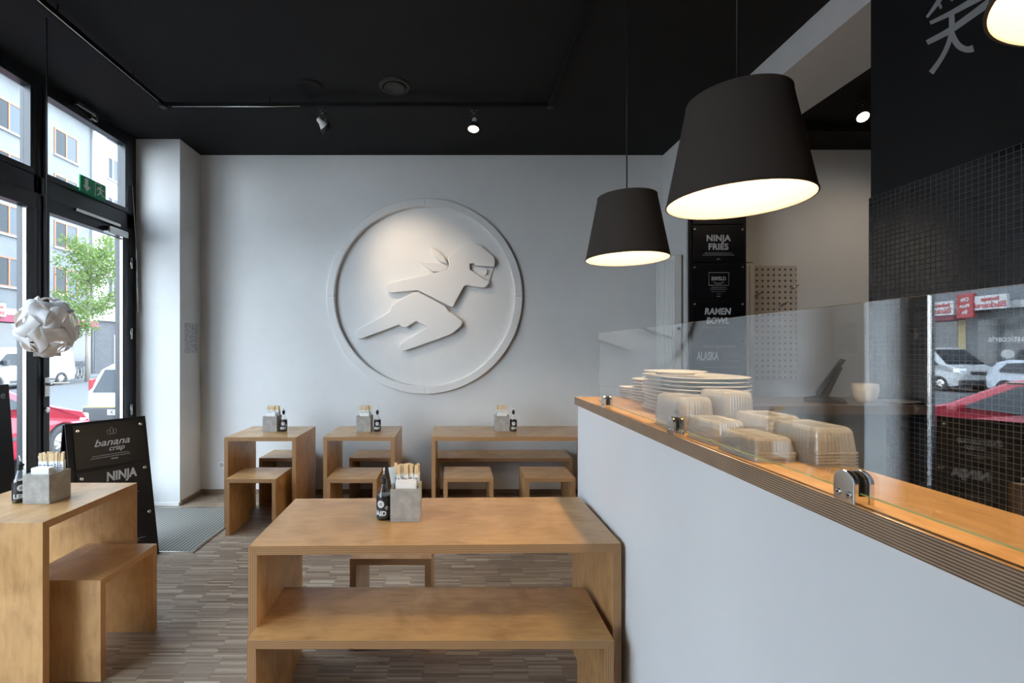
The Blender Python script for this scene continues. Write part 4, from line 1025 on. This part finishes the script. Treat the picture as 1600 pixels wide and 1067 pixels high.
car('red_hatchback','red hatchback car parked just outside the glass door','car',(-7.35,6.6,GZ),0,red,
    [(-1.98,.3),(-2.03,.72),(-1.97,.98),(-1.72,1.36),(-1.35,1.46),(-.2,1.49),(.25,1.42),(.95,1.03),(1.2,.95),(1.75,.80),(2.0,.62),(2.03,.3)],(1.32,-1.25),.31,.85,.92,1.49,.60,
    [[(-1.55,1.0),(-1.35,1.34),(-.5,1.40),(-.5,.98)],[(-.44,.98),(-.44,1.40),(.1,1.38),(.72,1.0)]],[((.98,1.03),(.28,1.41),.10,'windscreen'),((-1.93,1.03),(-1.70,1.36),.12,'rear_window')],red_ex)
def suv_ex(t,wid):
    for s in (-1,1): bx(t,'tail_lamp',(.68*s if s>0 else -.78,-2.06,.95),(.78 if s>0 else -.68,-1.93,1.22),lamp_r,.03)
    bx(t,'rear_bumper',(-.84,-2.15,.28),(.84,-2.0,.60),plast,.04)
    o = bx(t,'number_plate',(-.27,-2.17,.43),(.27,-2.15,.55),wht,.003); text('lettering','K·XB 331',.11,plast,o,face_mtx((.02,-2.172,.49),(1,0,0),(0,0,1)),bold=.003)
    bx(t,'yellow_line',(-.8,-2.155,.60),(.8,-2.14,.62),mat('pale_yellow',(.6,.6,.1),.5),.003)
car('white_compact_car','white compact car with dark rear window and number plate, parked beyond the red one','car',(-7.35,12.6,GZ),0,whitep,
    [(-2.02,.3),(-2.10,.62),(-2.08,.95),(-1.85,1.42),(-1.5,1.55),(-.2,1.58),(.3,1.5),(.95,1.1),(1.7,.95),(2.0,.75),(2.02,.3)],(1.3,-1.3),.32,.86,.95,1.58,.62,
    [[(-1.6,1.05),(-1.4,1.42),(-.5,1.48),(-.5,1.02)],[(-.44,1.02),(-.44,1.48),(.1,1.45),(.75,1.06)]],[((-2.085,.92),(-1.87,1.42),.13,'rear_window'),((.98,1.1),(.33,1.5),.1,'windscreen')],suv_ex)
def van_ex(t,wid):
    for s in (-1,1):
        bx(t,'side_mirror',(.92 if s>0 else -1.12,1.35,1.12),(1.12 if s>0 else -.92,1.5,1.38),plast,.03)
        bx(t,'headlamp',(.55*s if s>0 else -.92,2.4,.85),(.92 if s>0 else -.55,2.66,1.05),lamp_w,.04)
        bx(t,'side_sill',(s*.94-.02,-1.3,.28),(s*.94+.02,1.2,.42),plast,.01)
    bx(t,'grille',(-.5,2.70,.78),(.5,2.76,.92),plast,.02); bx(t,'bumper',(-.9,2.6,.3),(.9,2.78,.55),plast,.04); bx(t,'rear_bumper',(-.9,-2.84,.3),(.9,-2.7,.55),plast,.04)
car('white_van','white delivery van parked on the far side of the street','van',(-21.55,23.2,GZ),PI,whitep,
    [(-2.74,.3),(-2.78,.9),(-2.72,1.75),(-2.5,1.93),(1.0,1.97),(1.35,1.88),(2.05,1.22),(2.6,1.05),(2.74,.8),(2.76,.3)],(1.85,-1.75),.34,.95,1.1,1.97,.78,
    [[(.55,1.15),(.55,1.72),(1.25,1.70),(1.85,1.2)]],[((2.08,1.22),(1.38,1.87),.10,'windscreen')],van_ex)
gp = mat('grey_car_paint',(.22,.24,.27),.2,spec=.7)
car('grey_estate_car','dark grey car parked ahead of the van, seen only in the glass guard','car',(-21.5,17.6,GZ),PI,gp,
    [(-1.98,.3),(-2.03,.72),(-1.97,.98),(-1.72,1.36),(-1.35,1.46),(-.2,1.49),(.25,1.42),(.95,1.03),(1.2,.95),(1.75,.80),(2.0,.62),(2.03,.3)],(1.32,-1.25),.31,.85,.92,1.49,.60,
    [[(-1.55,1.0),(-1.35,1.34),(-.5,1.40),(-.5,.98)],[(-.44,.98),(-.44,1.40),(.1,1.38),(.72,1.0)]],[((.98,1.03),(.28,1.41),.10,'windscreen'),((-1.93,1.03),(-1.70,1.36),.12,'rear_window')])

# tree
bark = noisy('grey_bark',(.16,.14,.12),(.26,.23,.20),12,.9); leafm = mat('spring_leaves',(.085,.14,.025),.6)
tl = N(leafm,'ShaderNodeBsdfTranslucent'); tl.inputs[0].default_value=(.12,.18,.03,1); mxs=N(leafm,'ShaderNodeMixShader'); mxs.inputs[0].default_value=.5
L(leafm,B(leafm).outputs[0],mxs.inputs[1]); L(leafm,tl.outputs[0],mxs.inputs[2]); L(leafm,mxs.outputs[0],leafm.node_tree.nodes['Material Output'].inputs[0])
tr_ = thing('street_tree','young street tree with pale green spring leaves outside the door','tree',(-21.3,27.6,GZ))
rnd = random.Random(3); tk = MB(); tk.tube([(0,0,0),(.03,0,2.5),(-.02,.05,5),(.05,0,7),(0,0,8.6)],[.14,.12,.09,.05,.015],bark,10); tips = []
br = MB()
for k in range(30):
    z0 = rnd.uniform(2.6,7.6); a = rnd.uniform(0,2*PI); l = rnd.uniform(.7,1.0)*(2.1-.15*(z0-2.6)); up_ = rnd.uniform(.25,.6)
    pts = [Vector((0,0,z0))+Vector((math.cos(a)*l*s,math.sin(a)*l*s,up_*l*s*(1+s*.6))) for s in (0,.33,.66,1)]
    br.tube(pts,[.03,.022,.014,.006],bark,5); tips += [(p,l) for p in pts[1:]]
tk.build('trunk',tr_); br.build('branches',tr_)
lf = MB(); vs=[]; fs=[]
for k in range(5200):
    p,l = rnd.choice(tips); c_ = p+Vector((rnd.gauss(0,.26),rnd.gauss(0,.26),rnd.gauss(0,.22))); s = rnd.uniform(.05,.10)
    u = Vector((rnd.gauss(0,1),rnd.gauss(0,1),rnd.gauss(0,1))).normalized(); w = u.orthogonal().normalized(); o = len(vs)
    vs += [c_-u*s,c_+w*s*.7,c_+u*s,c_-w*s*.7]; fs.append((o,o+1,o+2,o+3))
lf.add(vs,fs,leafm); lf.build('foliage',tr_,fix=False)
# bicycles
def bike(x,y,rz,label):
    b = thing('bicycle',label,'bicycle',(x,y,GZ+.12),rz)
    for wy in (-.52,.52):
        m_ = MB(); m_.tube([(0,wy+.33*math.cos(t),.34+.33*math.sin(t)) for t in [2*PI*k/24 for k in range(25)]],.02,tyre,6)
        for k in range(8): t = PI*k/8; m_.tube([(0,wy+.32*math.cos(t),.34+.32*math.sin(t)),(0,wy-.32*math.cos(t),.34-.32*math.sin(t))],.004,M['steel'],4)
        m_.build('wheel',b)
    f = MB()
    for p in (((0,-.52,.34),(0,-.18,.82)),((0,-.18,.82),(0,0,.3)),((0,-.52,.34),(0,0,.3)),((0,-.15,.78),(0,.36,.82)),((0,0,.3),(0,.38,.75)),((0,.52,.34),(0,.34,.98))): f.tube(p,.017,plast,6)
    f.build('frame',b); MB().tube([(-.25,.28,1.0),(0,.34,.99),(.25,.28,1.0)],.014,plast,6).build('handlebar',b); MB().box((-.06,-.3,.86),(.06,-.08,.91),plast).build('saddle',b,bevel=.02)
bike(-22.9,27.2,.3,'dark bicycle leaning left of the pair beside the tree'); bike(-22.6,28.7,.5,'dark bicycle at the right of the pair beside the tree')
